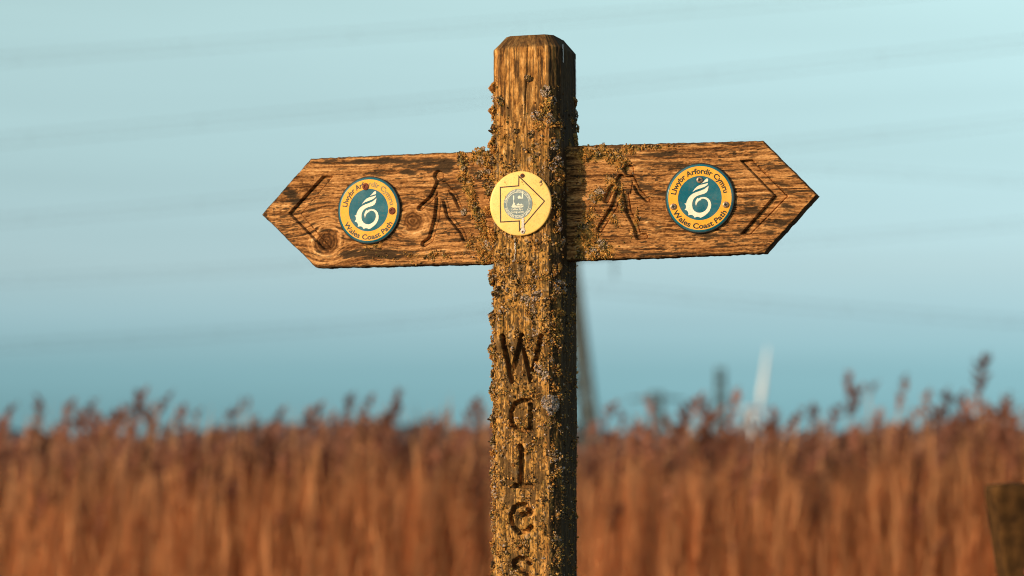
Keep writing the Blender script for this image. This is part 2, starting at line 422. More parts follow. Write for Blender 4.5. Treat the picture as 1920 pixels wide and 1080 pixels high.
def build_tall_reeds():
    r = np.random.default_rng(23)
    for i, (px, py, dist, lab) in enumerate(TALL):
        p = at_dist(px, py, dist - CAM_D)
        faint = 'faint' in lab or 'pale' in lab
        root = link('reed', None); root.location = (p.x, p.y, 0)
        h = np.array([p.z - .05]); sc_ = .85 if faint else 1.25
        parts = reed_arrays(np.zeros((1, 3)), h, r, sc_)
        # shift so that the top stands over the measured spot
        top = parts[2][0].mean(0); sh = np.array([top[0], top[1], 0])
        for nm, (V, F, C) in zip(('stem', 'leaves', 'plume'), parts):
            V = V - sh * (V[:, 2:3] / max(top[2], .1))
            link(nm, np_mesh(nm, V, [F], {'col': C}), root, M_reed)
        tag(root, lab, 'reed', 'tall reeds standing above the reed bed')
build_tall_reeds()

# ------------------------------------------------------------------ pylons, cables, wind turbine
M_stump = mottled('creosoted_timber', (.03, .015, .006), (.085, .04, .013), 28, .9, .05, .002)
M_gal = mottled('dull_galvanised_steel', (.045, .06, .065), (.08, .095, .10), 3, .7, .2)
M_cable = mottled('dull_aluminium_cable', (.05, .06, .065), (.08, .09, .095), 2, .6, .4)
M_white = mottled('white_turbine_paint', (.52, .56, .64), (.57, .61, .69), 1, .6, .3)
def pylon(name, foot, height, half, arms, rot, leg_r, label):
    """lattice tower: half = half widths at (0, .62, 1) of its height; arms = (height fraction, half span)"""
    root = link(name, None); root.location = foot; root.rotation_euler.z = rot
    def hw(f): return np.interp(f, (0, .62, 1), half)
    def cor(f, k): s = hw(f); return ((s, s, f * height), (-s, s, f * height), (-s, -s, f * height), (s, -s, f * height))[k % 4]
    lv = [0, .16, .30, .42, .52, .62, .70, .78, .86, .93, 1]
    for k in range(4):
        mb = MB()
        for a, b in zip(lv[:-1], lv[1:]): mb.bar(cor(a, k), cor(b, k), leg_r * (1.15 - .5 * a), leg_r * (1.15 - .5 * b))
        mb.build('leg', M_gal, root)
    for k in range(4):
        mb = MB()
        for a, b in zip(lv[:-1], lv[1:]):
            mb.bar(cor(a, k), cor(b, k + 1), leg_r * .32); mb.bar(cor(a, k + 1), cor(b, k), leg_r * .32); mb.bar(cor(b, k), cor(b, k + 1), leg_r * .3)
        mb.build('bracing', M_gal, root)
    for f, span in arms:
        for sgn in (-1, 1):
            mb = MB(); w = hw(f); z = f * height; tip = (sgn * span, 0, z + .1)
            for yy in (-w, w):
                mb.bar((sgn * w, yy, z), tip, leg_r * .6); mb.bar((sgn * w, yy, z + height * .035), tip, leg_r * .5)
            for q in (.35, .65):
                mb.bar((sgn * (w + (span - w) * q), -w * (1 - q), z), (sgn * (w + (span - w) * q), w * (1 - q), z + height * .035 * (1 - q)), leg_r * .4)
            arm = mb.build('cross_arm', M_gal, root)
            ins = MB()
            for q in range(7): ins.lathe([(.02, z - .25 * q), (.14, z - .25 * q - .08), (.14, z - .25 * q - .12), (.02, z - .25 * q - .2)], 8, 'z')
            ins.v = [(v[0] + sgn * span, v[1], v[2]) for v in ins.v]
            ins.build('insulator', M_gal, arm)
    return tag(root, label, 'pylon', 'electricity pylons')
def ground_at(px, dist): p = at_dist(px, HORIZON, dist - CAM_D); return (p.x, p.y, 0)
pylon('electricity_pylon', ground_at(1043, 220), 33.5, (3.3, 1.15, .35), ((.60, 4.6), (.72, 5.4), (.80, 3.4)), R(8), .34,
      'large lattice electricity pylon mostly hidden behind the signpost')
pylon('electricity_pylon', ground_at(1231, 1250), 47, (4.2, 2.6, 2.2), ((.93, 13.0),), R(12), .62,
      'distant T-shaped electricity pylon left of the narrow one')
pylon('electricity_pylon', ground_at(1352, 1100), 51, (3.2, 2.0, 1.4), ((.60, 4.5), (.75, 4.5), (.9, 4)), R(78), .50,
      'distant narrow electricity pylon seen side-on left of the wind turbine')

CABLES = [([(-150, 122), (0, 112), (920, 48), (1500, 2)], 90, .055, 'topmost blurred power cable crossing the sky at upper left'),
          ([(-150, 275), (0, 264), (920, 184), (1080, 166), (1920, 82), (2070, 66)], 95, .065, 'blurred power cable crossing the sky behind the post top'),
          ([(-150, 425), (0, 414), (480, 376), (1080, 312), (1920, 226), (2070, 210)], 100, .06, 'blurred power cable meeting the left finger board at its tip height'),
          ([(1040, 300), (1500, 316), (1920, 340), (2070, 350)], 110, .05, 'short blurred power cable just right of the right finger tip'),
          ([(-150, 535), (0, 528), (560, 500), (1043, 440)], 110, .055, 'blurred power cable running just under the left finger board'),
          ([(1040, 470), (1500, 452), (1920, 420), (2070, 404)], 110, .055, 'blurred power cable under the right finger tip rising to the right'),
          ([(-150, 660), (0, 650), (560, 618), (920, 590), (1080, 545)], 130, .075, 'lowest blurred power cable on the left below the finger board'),
          ([(1080, 540), (1500, 574), (1920, 604), (2070, 612)], 130, .075, 'lowest blurred power cable on the right sinking away from the pylon')]
for pts, dist, rad, lab in CABLES:
    if pts[0][0] < 0: pts = [(pts[0][0] - 1500, pts[0][1] - (pts[1][1] - pts[0][1]) * 10 + 60)] + pts
    if pts[-1][0] > 2000: pts = pts + [(pts[-1][0] + 1500, pts[-1][1] + (pts[-1][1] - pts[-2][1]) * 10)]
    elif pts[-1][0] == 1500: pts = pts + [(2070, -43), (3500, -156)]
    xs = np.linspace(pts[0][0], pts[-1][0], 50)
    ax = [p[0] for p in pts]; ay = [p[1] for p in pts]
    ys = np.interp(xs, ax, ay); ys = np.convolve(np.pad(ys, 2, mode='reflect', reflect_type='odd'), np.ones(5) / 5, 'valid')
    P = [at_dist(x, y, dist - CAM_D) for x, y in zip(xs, ys)]
    mb = MB()
    up = Vector((0, 0, rad * 2.6))
    for a, b in zip(P[:-1], P[1:]):
        mb.bar(a + up, b + up, rad * .15, n=6, cap=False); mb.bar(a - up, b - up, rad * .15, n=6, cap=False)
    for a in P[1::3]: mb.bar(a + up, a - up, rad * .12, n=4)
    tag(mb.build('power_cable', M_cable, None, True), lab, 'cable', 'power cables across the sky')

def turbine():
    dist = 1100; k = S * dist / CAM_D
    hub = at_dist(1412, 768, dist - CAM_D)
    root = link('wind_turbine', None); root.location = (hub.x, hub.y, 0); root.rotation_euler.z = R(112)
    H = hub.z
    mb = MB(); mb.lathe([(2.1, 0), (1.9, H * .5), (1.4, H - 1.5)], 20, 'z'); mb.build('tower', M_white, root, True)
    mb = MB(); secs = [(-2.5, .9), (-1.2, 1.25), (2.5, 1.3), (4.5, 1.0), (5.0, .6)]
    vs = []
    for y, s in secs: vs += [(s * c, y, H + s * d * .95) for c, d in ((.7, -1), (1, -.6), (1, .6), (.7, 1), (-.7, 1), (-1, .6), (-1, -.6), (-.7, -1))]
    fs = [(i * 8 + j, i * 8 + (j + 1) % 8, (i + 1) * 8 + (j + 1) % 8, (i + 1) * 8 + j) for i in range(4) for j in range(8)] + [tuple(range(8)), tuple(range(39, 31, -1))]
    mb.add(vs, fs); mb.build('nacelle', M_white, root)
    mb = MB(); mb.lathe([(1.5, -2.4), (1.5, -3.6), (1.1, -4.6), (.05, -5.2)], 16, 'y'); mb.v = [(v[0], v[1], v[2] + H) for v in mb.v]; mb.build('hub', M_white, root, True)
    L = 118 * k
    for b in range(3):
        an = R(-15 + 120 * b); mb = MB(); vs = []; st = [(0, .75, .75), (.08, .85, .7), (.2, 1.35, .5), (.5, 1.0, .35), (.8, .65, .2), (1, .25, .08)]
        for f, c, tk in st:
            for q in range(8):
                a = 2 * math.pi * q / 8; vx = math.cos(a) * c + c * .2; vy = math.sin(a) * tk
                tw = R(55 - 35 * f); x, y = vx * math.cos(tw) - vy * math.sin(tw), vx * math.sin(tw) + vy * math.cos(tw)
                z = 1.0 + f * L
                X, Z = x * math.cos(an) + z * math.sin(an), -x * math.sin(an) + z * math.cos(an)
                vs.append((X, y - 3.2, H + Z))
        fs = [(i * 8 + q, i * 8 + (q + 1) % 8, (i + 1) * 8 + (q + 1) % 8, (i + 1) * 8 + q) for i in range(len(st) - 1) for q in range(8)] + [tuple(range(len(st) * 8 - 8, len(st) * 8))]
        mb.add(vs, fs); mb.build('blade', M_white, root, True)
    tag(root, 'white wind turbine far away with one blade pointing up', 'wind turbine')
turbine()

# ------------------------------------------------------------------ leaning timber post at the right edge
def timber_post():
    dist = 6.6
    p = at_dist(1858, 909, dist - CAM_D); q = at_dist(1886, 1080, dist - CAM_D); k = S * dist / CAM_D
    slope = (q.x - p.x) / (q.z - p.z)
    w = .13; top = p.z
    root = link('timber_post', None); root.location = (p.x + w / 2 * 1.0 - slope * top, p.y + w / 2, 0)
    nz, npm = 120, 48; V = []; per = []
    for s in range(npm):
        a = s / npm * 4; side = int(a); f = a - side
        c = [(-1, -1), (1, -1), (1, 1), (-1, 1)]; x0, y0 = c[side]; x1, y1 = c[(side + 1) % 4]
        x, y = x0 + (x1 - x0) * f, y0 + (y1 - y0) * f; rr = max(1, (abs(x) ** 8 + abs(y) ** 8) ** (1 / 8)); per.append((x / rr * w / 2, y / rr * w / 2))
    per = np.array(per); zs = np.linspace(-.1, top, nz)
    grain, stain_shade = [], []
    sidx = np.arange(npm)
    for z in zs:
        ins = 1 - .10 * sstep(top - .02, top, z)
        h = (vnoise(sidx * .9, z * 6 + sidx * 0, 61) - .5) * .008
        k_ = ins * (1 + h / (w / 2)); x = per[:, 0] * k_ + slope * z; y = per[:, 1] * k_
        # notch cut in the face
        notch = (per[:, 1] < -.07) * blob(per[:, 0], z + 0 * per[:, 0], .005, top - .085, .024, .04); y = y + notch * .05
        V.append(np.stack([x, y, np.full(npm, z)], -1)); grain.append(vnoise(sidx * 1.3, z * 9 + 0 * sidx, 64) * .55 + .05); stain_shade.append(.84 + .16 * vnoise(sidx * .35, z * 12 + 0 * sidx, 66))
    V = np.concatenate(V); i = np.arange(nz * npm).reshape(nz, npm); j = np.roll(i, -1, 1)
    F = np.stack([i[:-1], j[:-1], j[1:], i[1:]], -1).reshape(-1, 4)
    V = np.concatenate([V, [[slope * top, 0, top + .006]]]); c = len(V) - 1
    cap = np.stack([i[-1], j[-1], np.full(npm, c)], -1)
    g = np.append(np.concatenate(grain), .2); st = np.append(np.concatenate(stain_shade), .5)
    link('shaft', np_mesh('shaft', V, [F, cap], {'grain': g, 'stain_shade': st, 'film': g * .1}, True), root, M_stump)
    mb = MB(); mb.lathe([(.0, -.006), (.011, -.004), (.013, 0), (.013, .01)], 12, 'y'); mb.v = [(v[0] + slope * (top - .2) - .01, v[1] - w / 2, v[2] + top - .2) for v in mb.v]
    mb.build('bolt', M_rust, root, True)
    tag(root, 'dark leaning timber post cut off by the right picture edge', 'post')
timber_post()

# ------------------------------------------------------------------ the signpost
TH = R(18.5); AX = (1003.7 - 960) * S
sign = link('signpost', None); sign.location = (AX, 0, 0); sign.rotation_euler.z = -TH
tag(sign, 'mossy wooden coast path signpost with two pointed finger boards', 'signpost')
class Plane:
    """a vertical plane in the signpost's own axes: origin (x, y), turned by delta about z"""
    def __init__(s, ox, oy, delta):
        s.o = Vector((ox, oy, 0)); s.d = delta
        s.M = Matrix.Translation((AX, 0, 0)) @ Matrix.Rotation(-TH, 4, 'Z') @ Matrix.Translation(s.o) @ Matrix.Rotation(-delta, 4, 'Z')
        s.I = s.M.inverted()
    def uv(s, px, py):
        o = s.I @ Vector(cam_o.location); d = s.I.to_3x3() @ ray(px, py); t = -o.y / d.y; p = o + d * t
        return p.x, p.z
    def pts(s, L): return [s.uv(*p) for p in L]
    def place(s, o): o.parent = sign; o.location = s.o; o.rotation_euler.z = -s.d
HW, CH = 66 * S, 18 * S
PF = Plane(0, -HW, 0)                              # front face of the post
PL = Plane(0, -19 * S, R(1.5)); PR = Plane(0, -19 * S, R(-4.5))
def zoomed(ox, oy, sc_): return lambda L: [(ox + x / sc_, oy + y / sc_) for x, y in L]

# ---- lichen lobes: jittered little polyhedra, batched
t0 = (1 + 5 ** .5) / 2
ICO = np.array([(-1, t0, 0), (1, t0, 0), (-1, -t0, 0), (1, -t0, 0), (0, -1, t0), (0, 1, t0), (0, -1, -t0), (0, 1, -t0), (t0, 0, -1), (t0, 0, 1), (-t0, 0, -1), (-t0, 0, 1)]) / math.hypot(1, t0)
ICF = np.array([(0, 11, 5), (0, 5, 1), (0, 1, 7), (0, 7, 10), (0, 10, 11), (1, 5, 9), (5, 11, 4), (11, 10, 2), (10, 7, 6), (7, 1, 8), (3, 9, 4), (3, 4, 2), (3, 2, 6), (3, 6, 8), (3, 8, 9), (4, 9, 5), (2, 4, 11), (6, 2, 10), (8, 6, 7), (9, 8, 1)])
PAL = np.array([(.40, .18, .04), (.47, .245, .07), (.165, .115, .032), (.36, .25, .16), (.40, .31, .27), (.05, .03, .018), (.27, .105, .028)])
def lobes(P, size, r, tone):
    """P (N,3) centres, size (N,), tone (N,) index into the palette -> V, F, col"""
    N = len(P)
    J = ICO[None] * (.55 + .9 * r.random((N, 12, 1)))
    st = .45 + .9 * r.random((N, 1, 3)); J = J * st
    q = r.normal(size=(N, 4)); q /= np.linalg.norm(q, axis=1, keepdims=True); w, x, y, z = q.T
    Rm = np.stack([np.stack([1 - 2 * (y * y + z * z), 2 * (x * y - w * z), 2 * (x * z + w * y)], -1),
                   np.stack([2 * (x * y + w * z), 1 - 2 * (x * x + z * z), 2 * (y * z - w * x)], -1),
                   np.stack([2 * (x * z - w * y), 2 * (y * z + w * x), 1 - 2 * (x * x + y * y)], -1)], 1)
    V = np.einsum('nij,nkj->nki', Rm, J) * size[:, None, None] + P[:, None]
    C = PAL[tone] * (.65 + .7 * r.random((N, 1)))
    v, f = stack(V, ICF); return v, f, np.repeat(C, 12, 0)
def tuft_mesh(name, seed, tones, n=190, fine=False):
    """a low ragged cushion of lobes, about one unit in radius, growing towards -y"""
    r = np.random.default_rng(seed); an = r.uniform(0, 6.283, n); rad = np.sqrt(r.random(n)) * (.55 + .75 * vnoise(np.cos(an) * 1.6 + 7, np.sin(an) * 1.6 + 7, seed))
    x, z = rad * np.cos(an), rad * np.sin(an)
    hgt = np.clip(.75 - .75 * rad ** 2, .05, 1) * (.35 + .9 * fbm(x * 2.5 + 20, z * 2.5 + 20, seed + 50, 3)) * (1.1 if fine else 1)
    P = np.stack([x, -hgt * r.random(n) ** .5, z], -1)
    sz = (.05 + .05 * r.random(n)) if fine else (.07 + .11 * r.random(n) ** 1.5)
    pick = np.clip((vnoise(x * 3 + 30, z * 3 + 30, seed + 90) * 1.3 - .15 + r.normal(0, .18, n)) * len(tones), 0, len(tones) - .01).astype(int)
    v, f, c = lobes(P, sz, r, np.array(tones)[pick])
    me = np_mesh(name, v, [f], {'col': c}); me.materials.append(M_lichen); return me
TUFT = {'grey': [tuft_mesh('grey_tuft', k, q) for k, q in ((1, [5, 2, 3, 4, 3]), (2, [2, 3, 4, 3, 0]), (8, [0, 3, 4, 5]))],
        'ochre': [tuft_mesh('ochre_tuft', k, q) for k, q in ((3, [6, 0, 1, 2]), (4, [5, 2, 0, 1]), (9, [2, 0, 6, 1]))],
        'dark': [tuft_mesh('dark_tuft', k, q) for k, q in ((5, [5, 2, 3, 5, 0]), (6, [5, 2, 0, 5, 3]), (10, [2, 5, 3, 0]))],
        'fine': [tuft_mesh('fine_tuft', 7, [3, 4, 4, 3], 520, True)]}
def tuft(kind, loc, rad, parent, flat=.8, rz=0):
    o = link('lichen_tuft', random.choice(TUFT[kind]), parent)
    o.location = loc; o.scale = (rad * random.uniform(.75, 1.35), rad * flat, rad * random.uniform(.75, 1.4)) if kind != 'fine' else (rad, rad * .7, rad); o.rotation_euler = (0, random.uniform(0, 6.28), rz) if kind != 'fine' else (0, 0, rz)
    return o

# ---- the post
def build_post():
    Wp, c = 66, 18
    corners = [(0, Wp), (-48, Wp), (-Wp, 48), (-Wp, -48), (-48, -Wp), (48, -Wp), (Wp, -48), (Wp, 48), (48, Wp), (0, Wp)]
    step = [5, 2.5, 1.8, .95, .9, .9, 1.15, 2.5, 5]
    pts, seg = [], []
    for i, (a, b) in enumerate(zip(corners[:-1], corners[1:])):
        L = math.hypot(b[0] - a[0], b[1] - a[1]); n = max(2, round(L / step[i]))
        for k in range(n): pts.append((a[0] + (b[0] - a[0]) * k / n, a[1] + (b[1] - a[1]) * k / n)); seg.append(i)
    P = np.array(pts); n = len(P); seg = np.array(seg)
    d = np.roll(P, -1, 0) - P; L = np.hypot(d[:, 0], d[:, 1]); s = np.concatenate([[0], np.cumsum(L)[:-1]])
    nr = np.stack([-d[:, 1], d[:, 0]], -1) / L[:, None]
    if (nr * P).sum() < 0: nr = -nr
    # soften the normals across the arrises
    tot = L.sum(); nrm = np.zeros_like(nr)
    for o in (-3, -1.5, 0, 1.5, 3):
        idx = np.searchsorted(s, (s + o) % tot, side='right') - 1; nrm += nr[idx]
    nrm /= np.linalg.norm(nrm, axis=1, keepdims=True)
    zb = PF.uv(960, 90)[1] / S; zt = PF.uv(990, 62.5)[1] / S; zlow = PF.uv(990, 1110)[1] / S
    rows = np.concatenate([np.linspace(-120, zlow, 70)[:-1], np.arange(zlow, zb, 1.4)]); nb = 26
    zz = np.concatenate([rows, np.linspace(zb, zt, nb)]); sc_ = np.concatenate([np.ones(len(rows)), np.linspace(1, .70, nb)])
    X = np.broadcast_to(P[:, 0], (len(zz), n)); Sg = np.broadcast_to(s, X.shape); Z = np.broadcast_to(zz[:, None], X.shape)
    front = np.broadcast_to(seg == 4, X.shape)
    # photo row for masks
    y_px = 90 + (zb - Z)
    # wood grain: long vertical fibres
    wx = Sg + 5 * (fbm(Sg / 40, Z / 160, 71) - .5)
    g1 = vnoise(wx / 2.2, Z / 95, 72); g2 = vnoise(wx / 5.5, Z / 240, 73); g3 = vnoise(wx / 1.3, Z / 38, 74)
    mott = fbm(Sg / 5, Z / 13, 87, 4); H = 1.5 * (g1 - .5) + 1.8 * (g2 - .5) + 1.0 * (g3 - .5) + 2.6 * (mott - .5) + 3.0 * (fbm(Sg / 30, Z / 120, 75) - .5)
    grain = np.clip(.12 + .30 * g1 + .28 * g2 + .22 * (g3 - .5) + .62 * (mott - .28) + .25 * (fbm(Sg / 1.6, Z / 2.6, 88, 2) - .5), 0, 1)
    # crust mask (how much lichen)
    onr = sstep(45, 60, X)                           # right arris
    onl = sstep(-44, -56, X)
    crust = sstep(150, 330, y_px) * .55 + sstep(430, 520, y_px) * .35
    crust = crust + onr * sstep(130, 220, y_px) * .4 + onl * sstep(120, 190, y_px) * .5
    crust = crust * (.35 + 1.3 * fbm(Sg / 26, Z / 38, 76, 4)) - .22 * sstep(600, 700, y_px) * (seg[None] == 4)
    side = (seg >= 6)[None] & np.ones_like(front); crust = np.where(side, crust * .22, crust)
    crust = np.clip(crust, 0, 1); crust *= (sc_ > .999)[:, None]
    bump = fbm(Sg / 3.2, Z / 3.2, 77, 3); H = H + crust * (4.6 * bump - .6) + 1.6 * sstep(350, 600, y_px) * (fbm(Sg / 2.4, Z / 4.5, 86, 2) - .5)
    # cracks
    def crack(path, w, dep):
        p = [PF.uv(*q) for q in path]; p = [(a / S, b / S) for a, b in p]
        dd = line_dist(X + 1.2 * (vnoise(Z / 9, Z * 0, 78) - .5), Z, p); return -dep * np.exp(-(dd / w) ** 2) * front
    for path, w, dep in (([(989, 84), (988, 130), (985, 190), (982, 250)], 1.3, 6), ([(949, 88), (948, 150)], 1.0, 3), ([(945, 560), (945, 625)], 1.0, 4),
                         ([(972, 720), (971, 752)], .9, 4), ([(996, 710), (996, 750)], .9, 3), ([(984, 915), (984, 945)], .9, 4), ([(975, 1000), (974, 1040)], .9, 4),
                         ([(1010, 92), (1008, 160)], .9, 3), ([(979, 806), (979, 835)], .9, 4)):
        H = H + crack(path, w, dep)
    # carved letters
    z5 = zoomed(880, 540, 3.858); z6 = zoomed(880, 800, 3.858)
    strokes = [(z5(q), w) for q, w in (([(240, 350), (308, 672)], 4.4), ([(382, 345), (316, 600)], 4.2), ([(388, 420), (447, 672)], 3.6), ([(522, 345), (464, 592)], 4.2),
               ([(452, 813), (385, 812), (333, 835), (304, 895), (304, 960), (326, 1005), (380, 1030), (450, 1030)], 3.6), ([(444, 815), (442, 1028)], 3.8))]
    strokes += [(z6(q), w) for q, w in (([(368, 142), (379, 165), (374, 420)], 4.4), ([(335, 427), (442, 430)], 4.2),
               ([(378, 637), (440, 632), (436, 600), (415, 570), (375, 558), (328, 585), (302, 650), (316, 720), (362, 766), (418, 758), (446, 725)], 4.0),
               ([(440, 988), (415, 957), (370, 950), (328, 975), (326, 1010), (370, 1040), (420, 1065), (447, 1105), (430, 1150), (380, 1165), (325, 1140)], 4.2))]
    cv = np.full(X.shape, 99.)
    for q, w in strokes:
        p = [(a / S, b / S) for a, b in PF.pts(q)]
        cv = np.minimum(cv, line_dist(X, Z, p) - w)
    hole = np.hypot(X - PF.uv(942, 632)[0] / S, Z - PF.uv(942, 632)[1] / S) - 5; cv = np.minimum(cv, hole)
    cut = sstep(1.1, -.9, cv + 1.6 * (bump - .5)) * front
    H = H * (1 - cut) + cut * (-26 + 3 * (bump - .5)); crust = crust * (1 - .8 * cut)
    # colour drivers
    stain_shade = .80 * sstep(.50, .66, fbm(Sg / 10, Z / 40, 79)) * (.75 + .25 * sstep(110, 260, y_px))
    stain_shade = np.maximum(stain_shade, .85 * sstep(.56, .70, fbm(Sg / 3.2, Z / 7.5, 84, 3)) * sstep(190, 420, y_px))
    stain_shade = np.maximum(stain_shade, .75 * sstep(.60, .74, vnoise(wx / 2.0, Z / 42, 85)))
    stain_shade = np.maximum(stain_shade, .9 * sstep(.60, .72, fbm(Sg / 2.2, Z / 2.8, 89, 2)) * (.25 + .75 * sstep(160, 300, y_px)))
    topend = sstep(zb - 4, zb + 6, Z); stain_shade = np.maximum(stain_shade, topend * (.50 + .5 * fbm(Sg / 4, Z / 4, 80)))
    side_shade = np.where((seg >= 6) & (seg <= 8), 1.0, 0)[None] * np.ones_like(X); stain_shade = np.maximum(stain_shade, side_shade * (.86 + .14 * fbm(Sg / 9, Z / 50, 81)))  # shade of the side turned from the sun, painted into the colour
    chr_ = np.where(seg == 5, 1.0, 0)[None] * np.ones_like(X); stain_shade = np.maximum(stain_shade, chr_ * (.5 + .45 * sstep(.36, .56, fbm(Sg / 8, Z / 40, 83))))  # right chamfer darker too, in broken patches
    film = np.clip(sstep(.25, .75, crust * (.4 + 1.1 * bump)), 0, .8); film = film * (1 - .8 * side_shade)
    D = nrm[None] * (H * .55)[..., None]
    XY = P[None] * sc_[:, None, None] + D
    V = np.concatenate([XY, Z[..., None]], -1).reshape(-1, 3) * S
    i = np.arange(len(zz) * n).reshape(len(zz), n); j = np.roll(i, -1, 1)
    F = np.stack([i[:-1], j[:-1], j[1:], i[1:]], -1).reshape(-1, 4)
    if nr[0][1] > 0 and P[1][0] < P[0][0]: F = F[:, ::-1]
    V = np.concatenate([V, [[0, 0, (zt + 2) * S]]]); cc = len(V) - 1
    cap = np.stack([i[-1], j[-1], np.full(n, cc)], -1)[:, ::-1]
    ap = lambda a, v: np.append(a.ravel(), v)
    me = np_mesh('post', V, [F, cap], {'grain': ap(grain, .3), 'stain_shade': ap(stain_shade, .6), 'film': ap(film, 0)}, True)
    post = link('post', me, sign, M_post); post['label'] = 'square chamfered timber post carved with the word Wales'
    # lichen crumbs over the crusted parts
    r = np.random.default_rng(91)
    w = crust.copy(); w[zz < zlow - 40] *= 0; dens = np.where(front, 1.0, 1.15) * np.broadcast_to(L[None], X.shape)
    vis = np.broadcast_to(((seg >= 3) & (seg <= 6))[None], X.shape); dens = dens * np.where(vis, 1, .35)
    clump = sstep(.47, .66, fbm(Sg / 10, Z / 11, 92, 3))
    prob = (w ** 1.2 * (.025 + clump) * dens * (1 - cut)).ravel() + 1e-6 * 0
    prob = np.append(prob, 0); idx = r.choice(len(prob), 29000, p=prob / prob.sum())
    nv = np.concatenate([np.broadcast_to(nrm[None], XY.shape), np.zeros(X.shape + (1,))], -1).reshape(-1, 3); nv = np.concatenate([nv, [[0, 0, 1]]])
    size = (.45 + 1.9 * r.random(len(idx)) ** 4) * S
    Pc = V[idx] + nv[idx] * (size * .2 + S * 5.5 * np.append((clump * np.clip(w * 1.4, 0, 1)).ravel(), 0)[idx] * r.random(len(idx)))[:, None] + r.normal(0, .5 * S, (len(idx), 3))
    sp = fbm(Sg / 22, Z / 30, 93, 3).ravel(); sp = np.append(sp, .5)[idx] + r.normal(0, .09, len(idx))
    tone = np.select([sp < .36, sp < .45, sp < .54, sp < .60, sp < .66], [r.choice([3, 2, 1, 5], len(idx)), r.choice([0, 1, 5, 6], len(idx)), r.choice([0, 1, 6, 2], len(idx)), r.choice([1, 0, 2], len(idx)), r.choice([3, 1, 5, 0], len(idx))], r.choice([4, 3, 1, 1], len(idx)))
    v, f, col = lobes(Pc, size, r, tone)
    o = link('lichen_crust', np_mesh('lichen_crust', v, [f], {'col': col}), post, M_lichen); o['kind'] = 'stuff'; o['label'] = 'crumbly ochre and grey lichen over the post'
    # tufts one can pick apart: (kind, photo x, y, radius in px); left silhouette, face, right arris
    T = [('dark', 991, 147, 7), ('dark', 938, 190, 9), ('ochre', 930, 163, 8), ('ochre', 928, 205, 9), ('dark', 924, 240, 8), ('ochre', 921, 270, 10), ('dark', 926, 300, 9),
         ('dark', 1014, 218, 9), ('grey', 1004, 216, 9), ('grey', 1023, 172, 9), ('grey', 1034, 186, 8), ('grey', 1030, 222, 11), ('dark', 994, 253, 8), ('dark', 968, 246, 6),
         ('grey', 1037, 270, 10), ('ochre', 1024, 200, 12), ('ochre', 1010, 235, 9), ('grey', 1042, 300, 10), ('ochre', 1044, 330, 9), ('dark', 1052, 310, 9), ('grey', 1048, 420, 10), ('grey', 1054, 450, 9), ('ochre', 1046, 400, 9),
         ('dark', 919, 350, 9), ('ochre', 916, 330, 7), ('ochre', 920, 440, 9), ('dark', 928, 520, 10), ('ochre', 923, 510, 8), ('dark', 934, 548, 10), ('dark', 919, 549, 5),
         ('ochre', 1048, 500, 9), ('grey', 1042, 535, 11), ('grey', 1005, 555, 10), ('grey', 985, 560, 9), ('dark', 965, 520, 9), ('dark', 976, 505, 6), ('grey', 1000, 580, 8), ('ochre', 1022, 520, 10),
         ('dark', 921, 592, 10), ('ochre', 924, 604, 7), ('dark', 923, 655, 11), ('ochre', 920, 668, 7), ('dark', 918, 700, 6), ('dark', 927, 730, 9), ('ochre', 921, 745, 6), ('dark', 923, 786, 9), ('ochre', 921, 796, 6),
         ('fine', 1030, 760, 19), ('grey', 1018, 700, 9), ('grey', 1010, 690, 8), ('ochre', 1044, 585, 9), ('ochre', 1040, 610, 8), ('grey', 1033, 640, 7), ('grey', 1032, 675, 6),
         ('dark', 922, 828, 8), ('ochre', 925, 850, 6), ('dark', 921, 885, 8), ('ochre', 919, 912, 6), ('dark', 924, 965, 7), ('ochre', 922, 1020, 6), ('dark', 926, 1060, 6), ('grey', 1040, 1010, 7), ('dark', 1042, 900, 6),
         ('ochre', 1080, 175, 6), ('dark', 1082, 200, 7), ('ochre', 1083, 225, 8), ('dark', 1081, 255, 8), ('ochre', 1079, 245, 9), ('dark', 1068, 270, 9), ('dark', 1074, 215, 7)]
    for kind, px, py, rad in T:
        zq = PF.uv(px, py)[1] / S
        lx = ((px - 1003.7) + Wp * math.sin(TH)) / math.cos(TH)   # across the front face
        if lx < -48: x_, y_ = (-65, -50) if lx < -54 else (lx, -Wp + (-48 - lx))
        elif lx > 66: x_ = Wp; y_ = min(64, (px - 1003.7 - Wp * math.cos(TH)) / math.sin(TH))
        elif lx > 48: x_ = lx; y_ = -Wp + (lx - 48)
        else: x_ = lx; y_ = -Wp
        rz = 0 if abs(lx) < 48 else (R(-68) if lx < 0 else R(45 if lx <= 66 else 90))
        tuft(kind, (x_ * S, y_ * S, zq * S), rad * S * (1.3 if lx < -48 else 1.1), post, 1.35 if lx < -48 else .85, rz)
    # white runs of bird dropping
    def streak(path, w, seed):
        vs, fs = [], []; rr = random.Random(seed); n_ = 26
        for k in range(n_):
            f = k / (n_ - 1); x = np.interp(f, np.linspace(0, 1, len(path)), [p[0] for p in path]); y = np.interp(f, np.linspace(0, 1, len(path)), [p[1] for p in path]); z = np.interp(f, np.linspace(0, 1, len(path)), [p[2] for p in path])
            ww = w * (.45 + .75 * rr.random()) * (1 - .5 * f); o_ = rr.uniform(-.8, .8)
            tx, ty = path[0][3]; vs += [((x + tx * (o_ - ww)) * S, (y + ty * (o_ - ww)) * S, z * S), ((x + tx * o_) * S - ty * -1.0 * S * .9, (y + ty * o_) * S - tx * .9 * S, z * S), ((x + tx * (o_ + ww)) * S, (y + ty * (o_ + ww)) * S, z * S)]
        for k in range(n_ - 1): a = 3 * k; fs += [(a, a + 1, a + 4, a + 3), (a + 1, a + 2, a + 5, a + 4)]
        mb = MB(); mb.add(vs, fs); mb.build('bird_dropping', M_drop, post, True)
    zv = lambda y: zb + 90 - y
